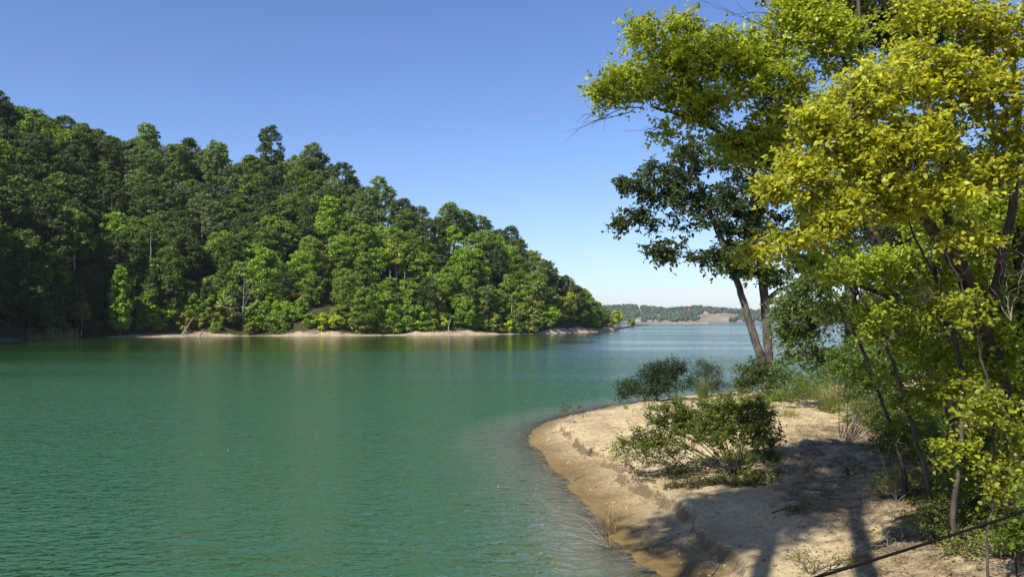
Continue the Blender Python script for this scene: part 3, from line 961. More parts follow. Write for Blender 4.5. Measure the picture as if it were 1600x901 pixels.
# ------------------------------------------------------------------ far-off wood over the lake (one mass)
rng = np.random.RandomState(9)
ico = []
ph = (1 + 5 ** .5) / 2
iv = unit(np.array([(-1, ph, 0), (1, ph, 0), (-1, -ph, 0), (1, -ph, 0), (0, -1, ph), (0, 1, ph), (0, -1, -ph), (0, 1, -ph), (ph, 0, -1), (ph, 0, 1), (-ph, 0, -1), (-ph, 0, 1)], float))
if_ = np.array([(0, 11, 5), (0, 5, 1), (0, 1, 7), (0, 7, 10), (0, 10, 11), (1, 5, 9), (5, 11, 4), (11, 10, 2), (10, 7, 6), (7, 1, 8), (3, 9, 4), (3, 4, 2), (3, 2, 6), (3, 6, 8), (3, 8, 9), (4, 9, 5), (2, 4, 11), (6, 2, 10), (8, 6, 7), (9, 8, 1)])
n = 9000
X = rng.uniform(-500, 1900, n); Y = rng.uniform(2280, 2760, n)
Z = far_z(X, Y)
pxs = 800 + FPX * X / Y
bare = vnoise(X, Y, 0.008, 41) + 0.25 * vnoise(X, Y, 0.03, 42)
thr = np.where(Z < 24, np.interp(pxs, [900, 1050, 1090, 1150, 1230, 1400], [1.0, 0.92, 0.70, 0.52, 0.52, 0.66]), 1.3)
ok = (Z > 0.8) & (bare < thr + 0.05)
X, Y, Z = X[ok], Y[ok], Z[ok]; n = len(X)
s = rng.uniform(3.5, 7.5, n)
V = (iv[None] * (s[:, None] * rng.uniform(0.75, 1.25, (n, 12)))[:, :, None] * [1, 1, 1.1] + np.stack([X, Y, Z + s * 0.7], 1)[:, None, :]).reshape(-1, 3)
F = (if_[None] + (np.arange(n) * 12)[:, None, None]).reshape(-1, 3)
fw = link('far_forest', np_mesh('far_forest', V, F, M['leaf_far'])); fw.color = (0.045, 0.075, 0.035, 1)
tag(fw, 'distant woodland covering the low hills beyond the lake', 'forest', kind='stuff')
# ------------------------------------------------------------------ haze of the humid air
hv = NT('air_haze')
vol = hv.n('ShaderNodeVolumePrincipled', {'Color': (0.80, 0.88, 1.0, 1), 'Density': 0.00005, 'Anisotropy': 0.0})
hv.t.links.new(vol.outputs[0], hv.out.inputs['Volume'])
V = np.array([(x, y, z) for x in (-6300, 6300) for y in (-3300, 7300) for z in (-6, 100)], float)
F = np.array([(0, 1, 3, 2), (4, 6, 7, 5), (0, 4, 5, 1), (2, 3, 7, 6), (0, 2, 6, 4), (1, 5, 7, 3)])
tag(link('haze', np_mesh('haze', V, F, hv.m)), kind='stuff')
# ------------------------------------------------------------------ near trees on the right
LEAN = (0.058, 0.092, 0.034)
big_tree('oak_tree', 21,
    [px_trunk([(1195, 600, 46, .26), (1188, 558, 46, .23), (1170, 500, 46, .205), (1155, 450, 46, .18), (1142, 412, 46, .17), (1125, 370, 46, .17), (1105, 320, 46, .13), (1085, 270, 46, .07)])],
    [(1045, 265, 60, 32, 46, 2.0, 40), (1095, 235, 65, 30, 46, 2.5, 40), (1000, 340, 36, 22, 45.5, .9, 26), (985, 286, 24, 12, 45, .8, 16), (1040, 388, 42, 18, 45.5, 1.0, 26),
     (1095, 330, 55, 48, 46, 2.5, 52), (1125, 402, 50, 16, 46, 1.5, 36), (968, 350, 12, 10, 45.2, .4, 8), (1010, 305, 20, 14, 45.5, .8, 12), (1060, 300, 40, 25, 46, 2, 34)],
    'dark green oak with the leaning trunk, left of the two trunks at the water', LEAN, M['leaf'], M['bark_grey'],
    leaf=(0.28, 0.15), n_leaf=36, spray=0.56, group='trees on the sandy point', tip=0.016, twig_r=0.008, step=0.7, flat=0.7, shape=6, droop=.25)
big_tree('oak_tree', 22,
    [px_trunk([(1203, 605, 46.5, .29), (1200, 560, 46.5, .26), (1196, 480, 46.5, .245), (1188, 410, 46.5, .23), (1184, 350, 46.5, .22), (1180, 280, 46.5, .17), (1178, 200, 46.5, .08)]),
     [[*pt(1197, 478, 46.5), .14], [*pt(1206, 462, 46.3), .13], [*pt(1220, 452, 46.2), .11], [*pt(1245, 440, 46), .08], [*pt(1262, 415, 46), .05]]],
    [(1175, 360, 55, 40, 46.5, 2.5, 80), (1165, 300, 65, 45, 46.5, 3, 90), (1195, 235, 75, 50, 46.5, 3, 90), (1165, 422, 48, 14, 46, 1.5, 30), (1205, 432, 30, 14, 46, 1.2, 18), (1265, 405, 40, 25, 46, 2, 36), (1280, 340, 50, 50, 46, 2.5, 50)],
    'green oak with the straight upright trunk, right of the two trunks at the water', (0.050, 0.088, 0.024), M['leaf'], M['bark_grey'],
    leaf=(0.28, 0.15), n_leaf=36, spray=0.56, group='trees on the sandy point', tip=0.016, twig_r=0.008, step=0.7, flat=0.7, droop=.2)
big_tree('walnut_tree', 23,
    [px_trunk([(1330, 590, 34, .26), (1328, 500, 34, .23), (1328, 400, 34, .2), (1325, 300, 34, .15), (1320, 220, 34, .08)]),
     [[*pt(1328, 450, 34), .09], [*pt(1300, 425, 33.6), .08], [*pt(1272, 410, 33.3), .06], [*pt(1245, 405, 33), .04]]],
    [(1248, 515, 42, 20, 33, 1.2, 34), (1262, 478, 44, 26, 33, 1.4, 44), (1285, 548, 26, 14, 33, .8, 14), (1232, 470, 22, 16, 33, .8, 12), (1240, 545, 14, 20, 32.8, .5, 9), (1268, 440, 40, 20, 33, 1.2, 30),
     (1360, 490, 60, 45, 34, 2, 80), (1355, 400, 75, 45, 34, 2, 80), (1300, 330, 60, 50, 34, 2, 60)],
    'light green tree on a straight trunk with long drooping leaves in front of the lake', (0.095, 0.150, 0.035), M['leaf'], M['bark_grey'],
    leaf=(0.21, 0.095), n_leaf=40, spray=0.75, group='trees on the sandy point', tip=0.012, twig_r=0.006, step=0.5, droop=.55)

# background wall of trees further along the land
for j, (tr, bl, lab, c) in enumerate([
    ([(1400, 560, 30, .2), (1402, 450, 30, .17), (1410, 330, 30, .12), (1405, 220, 30, .06)], [(1405, 330, 75, 75, 30, 2.5, 140), (1430, 460, 85, 70, 30, 2.5, 140), (1370, 560, 60, 45, 30, 2, 60)],
     'mid green leafy tree filling the gap behind the leaning brown trunk', (0.060, 0.105, 0.022)),
    ([(1510, 560, 27, .22), (1505, 420, 27, .18), (1500, 300, 27, .12), (1490, 180, 27, .05)], [(1500, 330, 85, 85, 27, 2.5, 150), (1520, 480, 90, 80, 27, 2.5, 150), (1440, 230, 70, 50, 27, 2, 70)],
     'green tree crowding behind the forked brown trunks', (0.055, 0.100, 0.020)),
    ([(1640, 620, 24, .22), (1630, 420, 24, .18), (1610, 250, 24, .1)], [(1600, 330, 70, 100, 24, 2.5, 120), (1600, 500, 70, 90, 24, 2.5, 130)],
     'dark green tree at the right border of the view behind the yellow leaves', (0.045, 0.080, 0.018)),
    ([(1560, 600, 21, .16), (1500, 400, 21, .15), (1455, 200, 21, .13), (1428, 60, 21, .12), (1415, -60, 21, .09), (1400, -150, 21, .05)],
     [(1400, 30, 55, 40, 21, 1.2, 90), (1330, 20, 60, 40, 21, 1.2, 70), (1465, 40, 40, 45, 21, 1, 40), (1265, -5, 50, 28, 21, 1, 36), (1400, -70, 110, 50, 21, 1.8, 80), (1520, 280, 60, 50, 21, 1, 50)],
     'dark tall tree whose grey stem shows at the top above the yellow leaves', (0.045, 0.075, 0.020))]):
    big_tree('leafy_tree', 30 + j, [px_trunk(tr)], bl, lab, c, M['leaf'], M['bark_grey'], leaf=(0.17, 0.11) if j < 3 else (.12, .08), n_leaf=44 if j < 3 else 50,
             spray=0.75 if j < 3 else .5, group='trees on the sandy point', tip=0.010, twig_r=0.005, step=0.5)

# leaning trunk tree whose long limb reaches over the water
big_tree('leaning_tree', 41,
    [px_trunk([(1535, 765, 16.2, .15), (1515, 700, 16.1, .145), (1475, 612, 16, .14), (1440, 545, 15.8, .135), (1402, 490, 15.6, .125), (1385, 430, 15.5, .11), (1372, 390, 15.4, .10), (1345, 335, 15.3, .09),
               (1290, 295, 15.1, .08), (1215, 262, 15, .065), (1150, 222, 14.9, .05), (1090, 190, 14.8, .03), (1020, 168, 14.7, .015)]),
     [[*pt(1392, 460, 15.5), .09], [*pt(1345, 445, 15.2), .06], [*pt(1300, 432, 15), .045], [*pt(1265, 408, 14.8), .03], [*pt(1235, 390, 14.7), .015]],
     [[*pt(1345, 335, 15.3), .07], [*pt(1350, 240, 15.2), .06], [*pt(1347, 120, 15), .045], [*pt(1340, -20, 15), .03]],
     [[*pt(1290, 295, 15.1), .06], [*pt(1285, 200, 15), .05], [*pt(1320, 110, 15), .04], [*pt(1296, 30, 14.9), .03], [*pt(1285, -40, 14.9), .015]]],
    [(945, 145, 28, 20, 14.7, .35, 22), (990, 130, 44, 32, 14.7, .5, 46), (1055, 105, 55, 55, 14.8, .6, 90), (1000, 52, 26, 30, 14.7, .35, 22), (1125, 80, 65, 45, 14.9, .7, 90), (1095, 165, 60, 38, 14.8, .6, 70),
     (1195, 110, 65, 70, 15, .8, 120), (1240, 190, 60, 55, 15, .8, 80), (1170, 225, 60, 30, 14.9, .6, 50), (1290, 60, 65, 60, 15, .8, 100), (1060, 38, 26, 14, 14.8, .3, 16), (1240, 25, 50, 40, 15, .6, 46),
     (1040, 205, 18, 14, 14.7, .3, 8), (1380, 120, 60, 80, 15.2, .8, 60), (1290, 400, 60, 35, 15, .6, 28), (1350, 290, 50, 40, 15.2, .6, 30)],
    'yellowing green tree on the leaning trunk with its limb stretched over the water', (0.36, 0.42, 0.050), M['leaf_yellow'], M['bark'],
    leaf=(0.085, 0.060), n_leaf=46, spray=0.38, group='trees on the sandy point', tip=0.0035, twig_r=0.0018, step=0.3)

# nearest tree, bright yellow foliage
big_tree('yellow_tree', 42,
    [px_trunk([(1590, 775, 12.6, .17), (1578, 700, 12.5, .155), (1570, 640, 12.4, .14), (1558, 580, 12.2, .12), (1540, 500, 12, .10), (1505, 430, 11.6, .09), (1465, 370, 11.2, .08), (1420, 300, 10.8, .065), (1375, 230, 10.4, .045), (1330, 180, 10.2, .02)]),
     [[*pt(1558, 580, 12.2), .09], [*pt(1525, 470, 11.6), .075], [*pt(1480, 340, 11), .06], [*pt(1478, 200, 10.6), .045], [*pt(1500, 60, 10.4), .03], [*pt(1520, -40, 10.3), .015]],
     [[*pt(1540, 500, 12), .07], [*pt(1575, 360, 11.4), .06], [*pt(1590, 200, 11), .045], [*pt(1580, 60, 10.8), .03]],
     [[*pt(1420, 300, 10.8), .05], [*pt(1340, 325, 10.3), .035], [*pt(1270, 350, 10), .022], [*pt(1190, 385, 9.8), .008]]],
    [(1285, 190, 42, 34, 10, .4, 46), (1350, 150, 60, 50, 10.2, .5, 80), (1430, 115, 70, 50, 10.3, .5, 80), (1340, 235, 70, 42, 10.1, .5, 80), (1252, 262, 36, 34, 9.9, .3, 32), (1218, 292, 34, 18, 9.8, .25, 20),
     (1430, 215, 75, 45, 10.3, .5, 70), (1530, 140, 70, 60, 10.5, .6, 80), (1545, 50, 70, 50, 10.5, .6, 80), (1590, 210, 40, 60, 10.6, .5, 40), (1300, 320, 55, 34, 10, .35, 36), (1185, 392, 34, 8, 9.7, .15, 16),
     (1245, 372, 36, 11, 9.8, .2, 20), (1300, 348, 34, 16, 9.9, .25, 16), (1545, 262, 65, 24, 10.6, .4, 34), (1400, 330, 60, 20, 10.5, .35, 18), (1450, 20, 60, 30, 10.4, .5, 36), (1380, 285, 60, 26, 10.2, .3, 34), (1480, 300, 50, 30, 10.3, .3, 30), (1510, 375, 34, 22, 10.4, .25, 16), (1640, 100, 40, 90, 10.6, .5, 40)],
    'nearest tree with bright yellow sunlit leaves spreading across the upper right', (0.41, 0.43, 0.050), M['leaf_yellow'], M['bark'],
    leaf=(0.072, 0.052), n_leaf=42, spray=0.32, group='trees on the sandy point', tip=0.0028, twig_r=0.0014, step=0.25, singles=280)

big_tree('slender_tree', 43,
    [px_trunk([(1615, 720, 13.6, .13), (1605, 600, 13.5, .12), (1600, 480, 13.4, .10), (1592, 350, 13.2, .085), (1580, 200, 13, .05)]),
     [[*pt(1604, 580, 13.5), .08], [*pt(1560, 520, 13.4), .07], [*pt(1500, 450, 13.2), .055], [*pt(1440, 405, 13), .035], [*pt(1395, 385, 13), .015]],
     [[*pt(1600, 480, 13.4), .06], [*pt(1555, 400, 13.2), .05], [*pt(1510, 340, 13.1), .03], [*pt(1480, 290, 13), .015]]],
    [(1450, 335, 60, 35, 13, .5, 34), (1555, 335, 55, 45, 13.2, .6, 46), (1400, 410, 55, 35, 13, .5, 34), (1475, 440, 60, 50, 13.2, .6, 60), (1560, 450, 60, 55, 13.4, .6, 60), (1525, 560, 70, 45, 13.4, .6, 64),
     (1445, 540, 50, 50, 13.2, .6, 44), (1500, 380, 60, 50, 12.2, .3, 34), (1560, 540, 50, 60, 12, .3, 34), (1480, 600, 50, 40, 12.6, .3, 24), (1330, 420, 50, 30, 13, .4, 20), (1590, 610, 45, 55, 13.4, .6, 44), (1380, 480, 40, 40, 13, .5, 22)],
    'olive-green tree at the right side with thin forked stems below the yellow leaves', (0.29, 0.36, 0.040), M['leaf_yellow'], M['bark'],
    leaf=(0.075, 0.056), n_leaf=46, spray=0.33, group='trees on the sandy point', tip=0.003, twig_r=0.0015, step=0.25)

for j, (tr, bl, lab, c) in enumerate([
    ([(1452, 770, 12.6, .035), (1420, 640, 12.6, .03), (1375, 520, 12.6, .024), (1320, 420, 12.5, .015), (1270, 370, 12.4, .006)], [(1310, 430, 40, 24, 12.5, .3, 20), (1370, 510, 34, 30, 12.6, .3, 20), (1420, 620, 30, 26, 12.6, .3, 16)],
     'thin sapling leaning left in front of the leaning trunk', (.24, .30, .035)),
    ([(1490, 790, 11.6, .04), (1505, 620, 11.6, .034), (1480, 480, 11.5, .026), (1430, 370, 11.4, .014), (1400, 300, 11.4, .006)], [(1500, 600, 36, 36, 11.6, .3, 24), (1470, 460, 40, 30, 11.5, .3, 24), (1490, 700, 36, 26, 11.6, .3, 20)],
     'thin sapling rising beside the foot of the leaning trunk', (.30, .34, .035)),
    ([(1545, 860, 9.6, .02), (1552, 700, 9.6, .017), (1535, 560, 9.5, .013), (1500, 440, 9.5, .012), (1470, 380, 9.4, .005)], [(1540, 640, 40, 40, 9.5, .25, 28), (1560, 740, 40, 36, 9.6, .25, 26), (1510, 490, 34, 34, 9.5, .25, 18), (1590, 680, 26, 40, 9.6, .2, 18)],
     'nearest thin sapling with sunlit yellow-green leaves before the thick trunk', (.27, .31, .035)),
    ([(1408, 720, 15.2, .035), (1368, 600, 15.2, .03), (1325, 500, 15.1, .022), (1285, 440, 15, .008)], [(1360, 590, 36, 26, 15.2, .3, 20), (1300, 480, 36, 24, 15, .3, 18), (1395, 660, 30, 20, 15.2, .3, 14)],
     'thin sapling at the inner edge of the path bending toward the lake', (.22, .29, .035))]):
    big_tree('sapling', 70 + j, [px_trunk(tr)], bl, lab, c, M['leaf_yellow'], M['bark'], leaf=(.07, .05), n_leaf=26, spray=.24, group='saplings on the right bank', tip=.0022, twig_r=.0012, step=.2)

# ------------------------------------------------------------------ shrubs, grasses and dead twigs on the point
def shrub(name, seed, base, stems, blobs, label, color, leaf, n_leaf, spray, barkmat='bark', tip=0.003, mat='leaf', droop=0.1, flat=0.7, sr=0.014, cat='shrub', group='shrubs on the sandy point'):
    """base: (px, py, depth) of the root crown; blobs as for trees."""
    rng = np.random.RandomState(seed)
    b = hit(base[0], base[1]); dd = b[1] - base[2]; b[2] = ground(b[0], b[1]) - 0.03
    if base[2] > 8: T = blob_targets(rng, [(q[0], q[1], q[2], q[3], q[4] + dd, *q[5:]) for q in blobs])
    else:
        b = pt(*base); b[2] = ground(b[0], b[1]) - 0.03; T = blob_targets(rng, blobs)
    gz = near_z(T[:, 0], T[:, 1])
    T[:, 2] = np.maximum(T[:, 2], gz + 0.06)
    sk = Skeleton(rng)
    for s in range(stems):
        t = T[rng.randint(len(T))]
        o = b + np.array([rng.normal(0, .10), rng.normal(0, .10), 0]) * min(1.5, 1 + 0.0 * s)
        m = (o * 0.55 + t * 0.45); m[2] = o[2] + (t[2] - o[2]) * 0.55
        sk.trunk([[*o, sr], [*(m + rng.normal(0, .04, 3)), sr * .7], [*(o * .15 + t * .85), sr * .35]], 3, 0.01)
    sk.grow(T, tip, 0.14, 0.2)
    V, F = sk.mesh(lambda r: 5 if r > 0.01 else 3)
    e = empty(name, b, label, cat, group)
    LV, LF, C, D, Ls = sprays(rng, T, n_leaf, spray, leaf[0], leaf[1], flat, droop, 6, out_from=b)
    link('stems', np_mesh(name, V - b, F, M[barkmat], True), e)
    link('foliage', np_mesh(name, LV - b, LF, M[mat]), e, color)
    return e

shrub('shrub', 51, (1150, 740, 16.6), 24, [(1070, 652, 58, 28, 17.6, .5, 120), (1030, 690, 60, 26, 17.2, .5, 60), (1150, 645, 60, 30, 17.4, .6, 120), (1190, 680, 36, 45, 17, .5, 80), (1120, 672, 50, 24, 17.1, .4, 70), (1120, 700, 70, 35, 16.6, .6, 34), (1170, 740, 55, 30, 16.2, .5, 22)],
      'big scraggly shrub with yellow-green top in the middle of the sandy point', (0.12, 0.155, 0.03), (0.07, 0.032), 64, 0.24, tip=0.0036, sr=.018)
shrub('shrub', 52, (1080, 740, 16.0), 9, [(1010, 690, 36, 20, 16.5, .35, 50), (1050, 730, 55, 30, 15.8, .4, 80), (1100, 770, 70, 24, 15.0, .4, 90), (1170, 770, 50, 24, 15.0, .4, 60), (1000, 720, 30, 20, 16, .3, 24)],
      'low twiggy shrub spreading downhill in front of the big scraggly shrub', (0.06, 0.065, 0.03), (0.055, 0.022), 34, 0.20, tip=0.0036, sr=.014)
shrub('shrub', 53, (965, 712, 19.5), 6, [(962, 700, 22, 10, 19.5, .3, 30), (975, 722, 26, 9, 18.8, .3, 18)],
      'small yellowish sprig-like shrub alone on open sand left of the big shrub', (0.16, 0.18, 0.035), (0.06, 0.025), 16, 0.16, tip=0.002)
shrub('shrub', 54, (1055, 625, 33), 9, [(1036, 580, 30, 16, 33.4, .8, 80), (1058, 574, 16, 12, 33.2, .5, 20), (1016, 590, 16, 14, 33.4, .5, 22), (1050, 600, 38, 14, 33, .7, 60)],
      'dark rounded bush standing against the lake, tallest of the bushes at the far edge', (0.035, 0.062, 0.026), (0.13, 0.036), 46, 0.42, tip=0.004)
shrub('shrub', 55, (1005, 626, 33.4), 8, [(985, 605, 24, 13, 33.6, .6, 60), (1015, 612, 34, 13, 33.2, .6, 60), (975, 618, 14, 8, 33, .3, 12)],
      'low dark spreading bush at the far edge left of the rounded bush', (0.045, 0.070, 0.025), (0.13, 0.036), 34, 0.42, tip=0.004)
shrub('shrub', 56, (1100, 622, 33), 9, [(1105, 583, 26, 20, 33.4, .6, 70), (1115, 600, 20, 16, 33.2, .5, 34)],
      'grey-green wispy bush behind the tall pale grass clump', (0.050, 0.072, 0.034), (0.12, 0.030), 38, 0.42, 'twig_dead', tip=0.004)
shrub('shrub', 57, (1195, 622, 38), 9, [(1190, 580, 42, 20, 38.5, .8, 80), (1225, 592, 36, 18, 38, .8, 50), (1165, 600, 24, 14, 38, .5, 26), (1210, 612, 40, 12, 37, .6, 40)],
      'leafy bush round the feet of the two lakeside trunks', (0.075, 0.115, 0.032), (0.17, 0.055), 30, 0.45, tip=0.005, droop=.4)
shrub('shrub', 58, (1165, 655, 24), 8, [(1150, 632, 44, 16, 24, .7, 90), (1185, 636, 30, 16, 24, .6, 50)],
      'bright yellow-green low bush behind the big scraggly shrub', (0.165, 0.215, 0.022), (0.07, 0.025), 26, 0.22)
shrub('shrub', 59, (886, 662, 33.3), 3, [(893, 636, 14, 5, 33, .25, 10), (877, 642, 8, 4, 33.4, .2, 4), (905, 646, 5, 4, 33.2, .1, 3)],
      'sparse drowned sapling poking out of the water off the sandy point', (0.085, 0.105, 0.045), (0.12, 0.035), 14, 0.2, 'twig_dead', tip=0.003, sr=.008)
UND = [((1350, 640, 22), [(1330, 590, 55, 30, 23, 1, 90), (1380, 610, 50, 35, 22, 1, 90)], 'glossy green bush left of the leaning trunk above the path', (0.070, 0.115, 0.026), (.12, .045), 34, .35),
       ((1290, 625, 27), [(1285, 585, 35, 22, 27, .8, 50), (1310, 610, 40, 15, 27, .8, 40)], 'green bush by the pale grasses under the drooping tree', (0.075, 0.130, 0.030), (.12, .035), 30, .35),
       ((1420, 670, 19), [(1400, 640, 60, 28, 19.5, .8, 100), (1450, 655, 55, 35, 19, .8, 90)], 'dense dim green undergrowth bush left of the leaning trunk foot', (0.080, 0.120, 0.022), (.08, .045), 34, .28),
       ((1450, 560, 21), [(1460, 560, 60, 45, 21, .9, 120), (1400, 545, 45, 35, 21.5, .9, 70)], 'sunlit green bush behind the middle of the leaning trunk', (0.095, 0.150, 0.022), (.09, .05), 36, .32),
       ((1560, 660, 18), [(1550, 610, 60, 50, 18, .9, 130), (1600, 560, 50, 60, 18, .9, 90)], 'yellow-green bush between the two brown trunk feet', (0.135, 0.170, 0.020), (.08, .055), 34, .30),
       ((1480, 735, 14.2), [(1450, 705, 60, 20, 14.4, .4, 60), (1500, 725, 40, 24, 14.2, .4, 44)], 'thin sprawling shrub at the foot of the leaning trunk', (0.105, 0.145, 0.022), (.06, .042), 20, .26),
       ((1570, 800, 10.4), [(1560, 750, 50, 34, 10.8, .4, 60), (1600, 720, 40, 40, 11, .4, 44)], 'yellow-leaved sapling before the nearest trunk', (0.25, 0.25, 0.018), (.062, .047), 20, .22),
       ((1600, 880, 7.6), [(1592, 830, 34, 36, 7.6, .2, 40), (1610, 780, 30, 24, 7.7, .2, 20)], 'bright green leafy sprig in the lower right corner behind the cable', (0.09, 0.135, 0.022), (.05, .036), 20, .16),
       ((1420, 700, 16.5), [(1400, 690, 36, 12, 16.5, .3, 26), (1440, 712, 34, 12, 16, .3, 24)], 'creeping yellow-flecked shrub beside the shaded path', (0.20, 0.22, 0.02), (.06, .04), 14, .24),
       ((1395, 775, 12.6), [(1395, 755, 34, 14, 12.6, .25, 26), (1440, 785, 40, 18, 12.2, .3, 30), (1500, 775, 50, 22, 12.4, .35, 44)], 'low weedy scrub on the leaf litter below the leaning trunk', (0.15, 0.165, 0.03), (.05, .028), 14, .2)]
UND += [((1500, 850, 10.2), [(1490, 800, 60, 34, 10.4, .4, 100), (1560, 790, 50, 40, 10.2, .4, 100)], 'dark tangled bush filling the lower right between the stems', (0.07, .085, .02), (.05, .03), 30, .2),
        ((1590, 790, 11.5), [(1580, 700, 40, 50, 11.8, .4, 100), (1530, 700, 50, 40, 12.4, .4, 90)], 'tall dim bush round the thick trunk foot', (0.10, .12, .02), (.06, .04), 30, .24),
        ((1450, 730, 14.6), [(1440, 680, 60, 30, 15, .5, 100), (1390, 690, 40, 24, 15.4, .4, 50)], 'dim leafy bush at the inner side of the leaning trunk foot', (0.10, .135, .022), (.06, .04), 30, .24),
        ((1260, 640, 26), [(1250, 600, 40, 20, 27, .7, 50), (1235, 618, 34, 10, 27, .5, 30)], 'loose green bush between the lakeside trunks and the straw-coloured grass', (0.10, .15, .035), (.11, .035), 34, .35),
        ((1350, 660, 20), [(1345, 640, 44, 16, 20.5, .5, 60), (1390, 660, 40, 16, 19.5, .5, 60)], 'low green weeds lining the far side of the shaded path', (0.13, .18, .035), (.08, .03), 30, .28),
        ((1330, 740, 14.4), [(1335, 728, 30, 8, 14.4, .3, 22)], 'sparse weeds in the middle of the shaded bank', (0.12, .15, .04), (.05, .02), 12, .16),
        ((1240, 800, 12.8), [(1245, 792, 26, 7, 12.8, .25, 18)], 'little broadleaf weeds in the dappled shade near the front', (0.13, .16, .05), (.05, .022), 12, .14),
        ((1480, 690, 17), [(1440, 670, 60, 24, 17.4, .6, 100), (1510, 690, 50, 24, 17, .6, 90)], 'green thicket closing the gap behind the leaning trunk foot', (0.13, .19, .03), (.08, .045), 36, .28),
        ((1430, 760, 12.9), [(1420, 745, 50, 14, 13, .3, 50), (1470, 760, 46, 18, 12.6, .3, 50)], 'scrubby olive weeds at the edge of the leaf litter', (0.16, .18, .04), (.055, .03), 20, .2),
        ((1560, 870, 8.6), [(1530, 850, 60, 24, 8.8, .3, 60), (1590, 860, 30, 30, 8.6, .2, 40)], 'tangled low scrub under the cable at the right edge', (0.17, .19, .04), (.05, .028), 20, .16)]
UND += [((1320, 690, 20), [(1395, 575, 60, 40, 24, 1, 120), (1330, 560, 40, 30, 25, 1, 60)], 'tall dim bush closing the view beyond the path end', (0.09, .14, .03), (.11, .06), 40, .4),
        ((1500, 640, 19), [(1500, 600, 50, 50, 19, .8, 140), (1480, 660, 50, 30, 18, .6, 70)], 'dense olive bush right behind the leaning trunk foot', (0.14, .18, .025), (.08, .05), 40, .3),
        ((1590, 640, 16), [(1595, 540, 45, 60, 16, .7, 110), (1590, 640, 45, 40, 15.5, .6, 90)], 'yellow-green thicket at the right border beside the thick trunk', (0.2, .24, .025), (.075, .05), 40, .28),
        ((1540, 780, 12.6), [(1520, 750, 45, 20, 12.6, .4, 60), (1560, 720, 45, 30, 12.6, .4, 80)], 'weedy thicket between the trunk feet at right', (0.15, .19, .03), (.06, .04), 26, .22),
        ((1470, 840, 10.4), [(1450, 810, 60, 18, 10.6, .4, 60), (1530, 820, 50, 24, 10, .35, 60)], 'low dry scrub just behind the cable', (0.17, .17, .045), (.05, .02), 16, .2),
        ((1280, 890, 9), [(1260, 870, 40, 14, 9.2, .3, 34), (1330, 880, 40, 12, 8.8, .3, 30)], 'short weeds in the shade at the bottom edge', (0.13, .15, .045), (.045, .018), 14, .16)]
for j, (b, bl, lab, c, lf, nl, sp) in enumerate(UND):
    c = tuple(v * 1.35 for v in c)
    shrub('shrub', 60 + j, b, 8, bl, lab, c, lf, nl, sp, mat='leaf_yellow' if c[0] > .12 else 'leaf', droop=.25)
for j, (px, py, h, lab) in enumerate([(905 + 62, 668 + 18, 9, 'tiny grey-green weed low on the bright sand'), (993, 650, 9, 'small russet weed near the crest of the sand'), (921, 712, 5, 'tiny dry weed beside the eroded lip'),
                                     (990, 745, 8, 'little weed where the shade begins'), (1015, 640, 8, 'upright little weed on the sand crest')]):
    p0 = hit(px, py); d = float(p0[1])
    shrub('small_weed', 80 + j, (px, py, d), 3, [(px, py - h, h * 1.6, h * .7, d, .12, 9)], lab, (0.09, 0.095, 0.035), (.045, .018), 12, .10, tip=.0015, sr=.004, cat='weed', group='small weeds on the sand')

def grass_clump(name, seed, px, py, depth, h, spread, n, color, label, width=0.012, bend=0.6, lean=(0, 0), mat='grass', cat='grass'):
    rng = np.random.RandomState(seed)
    b = hit(px, py); b[2] = ground(b[0], b[1]) - 0.02
    e_ = link(name, None) if False else None
    an = rng.uniform(0, 2 * math.pi, n); q = rng.uniform(0, 1, n) ** 0.6
    L = h * rng.uniform(0.55, 1.1, n)
    o = np.stack([np.cos(an) * q * spread * .25, np.sin(an) * q * spread * .25, np.zeros(n)], 1)
    out = np.stack([np.cos(an + rng.normal(0, .4, n)) + lean[0], np.sin(an + rng.normal(0, .4, n)) + lean[1], np.zeros(n)], 1)
    K = 5
    V = []
    bd = bend * rng.uniform(0.3, 1.3, n) * (0.3 + q)
    for k in range(K + 1):
        t = k / K
        c = o + out * (L * (bd * t * t * 0.8 + 0.12 * t))[:, None] + np.array([0, 0, 1]) * (L * (t - 0.45 * bd * t ** 2.4))[:, None]
        side = unit(np.stack([-out[:, 1], out[:, 0], np.zeros(n)], 1) + rng.normal(0, .25, (n, 3)) * (k == 0))
        w = width * (1 - t * 0.85) * 0.5
        V.append(c - side * w); V.append(c + side * w)
    V = np.stack(V, 1).reshape(-1, 3)
    m = 2 * (K + 1)
    F = np.concatenate([np.arange(n)[:, None] * m + np.array([[2 * k, 2 * k + 1, 2 * k + 3, 2 * k + 2]]) for k in range(K)])
    o_ = link(name, np_mesh(name, V, F, M[mat]), None, color); o_.location = b
    return tag(o_, label, cat, 'grass clumps on the sandy point')
grass_clump('grass_clump', 1, 1098, 622, 31, 1.25, .9, 420, (0.17, 0.21, 0.07), 'tall pale grass clump beside the dark rounded bush', .013, .5)
grass_clump('grass_clump', 2, 1060, 632, 30, .62, .6, 260, (0.10, 0.15, 0.055), 'short blue-green grass clump in front of the dark bush', .012, .55)
grass_clump('grass_clump', 3, 1296, 642, 23.5, 1.35, 1.3, 520, (0.21, 0.235, 0.08), 'big straw-coloured grass clump beside the shaded path', .011, .8, (-.35, 0))
grass_clump('grass_clump', 4, 1268, 622, 28, 1.2, 1.3, 360, (0.18, 0.22, 0.09), 'feathery pale grass clump behind the big straw-coloured one', .012, .6, (-.2, 0))
grass_clump('grass_clump', 5, 1196, 640, 25, .85, .7, 300, (0.16, 0.23, 0.06), 'fresh green grass clump right of the bright low bush', .010, .6)
grass_clump('grass_clump', 6, 978, 638, 34, .30, .4, 60, (0.18, 0.21, 0.08), 'tiny grass tuft on the sand crest by the low dark bush', .012, .5)
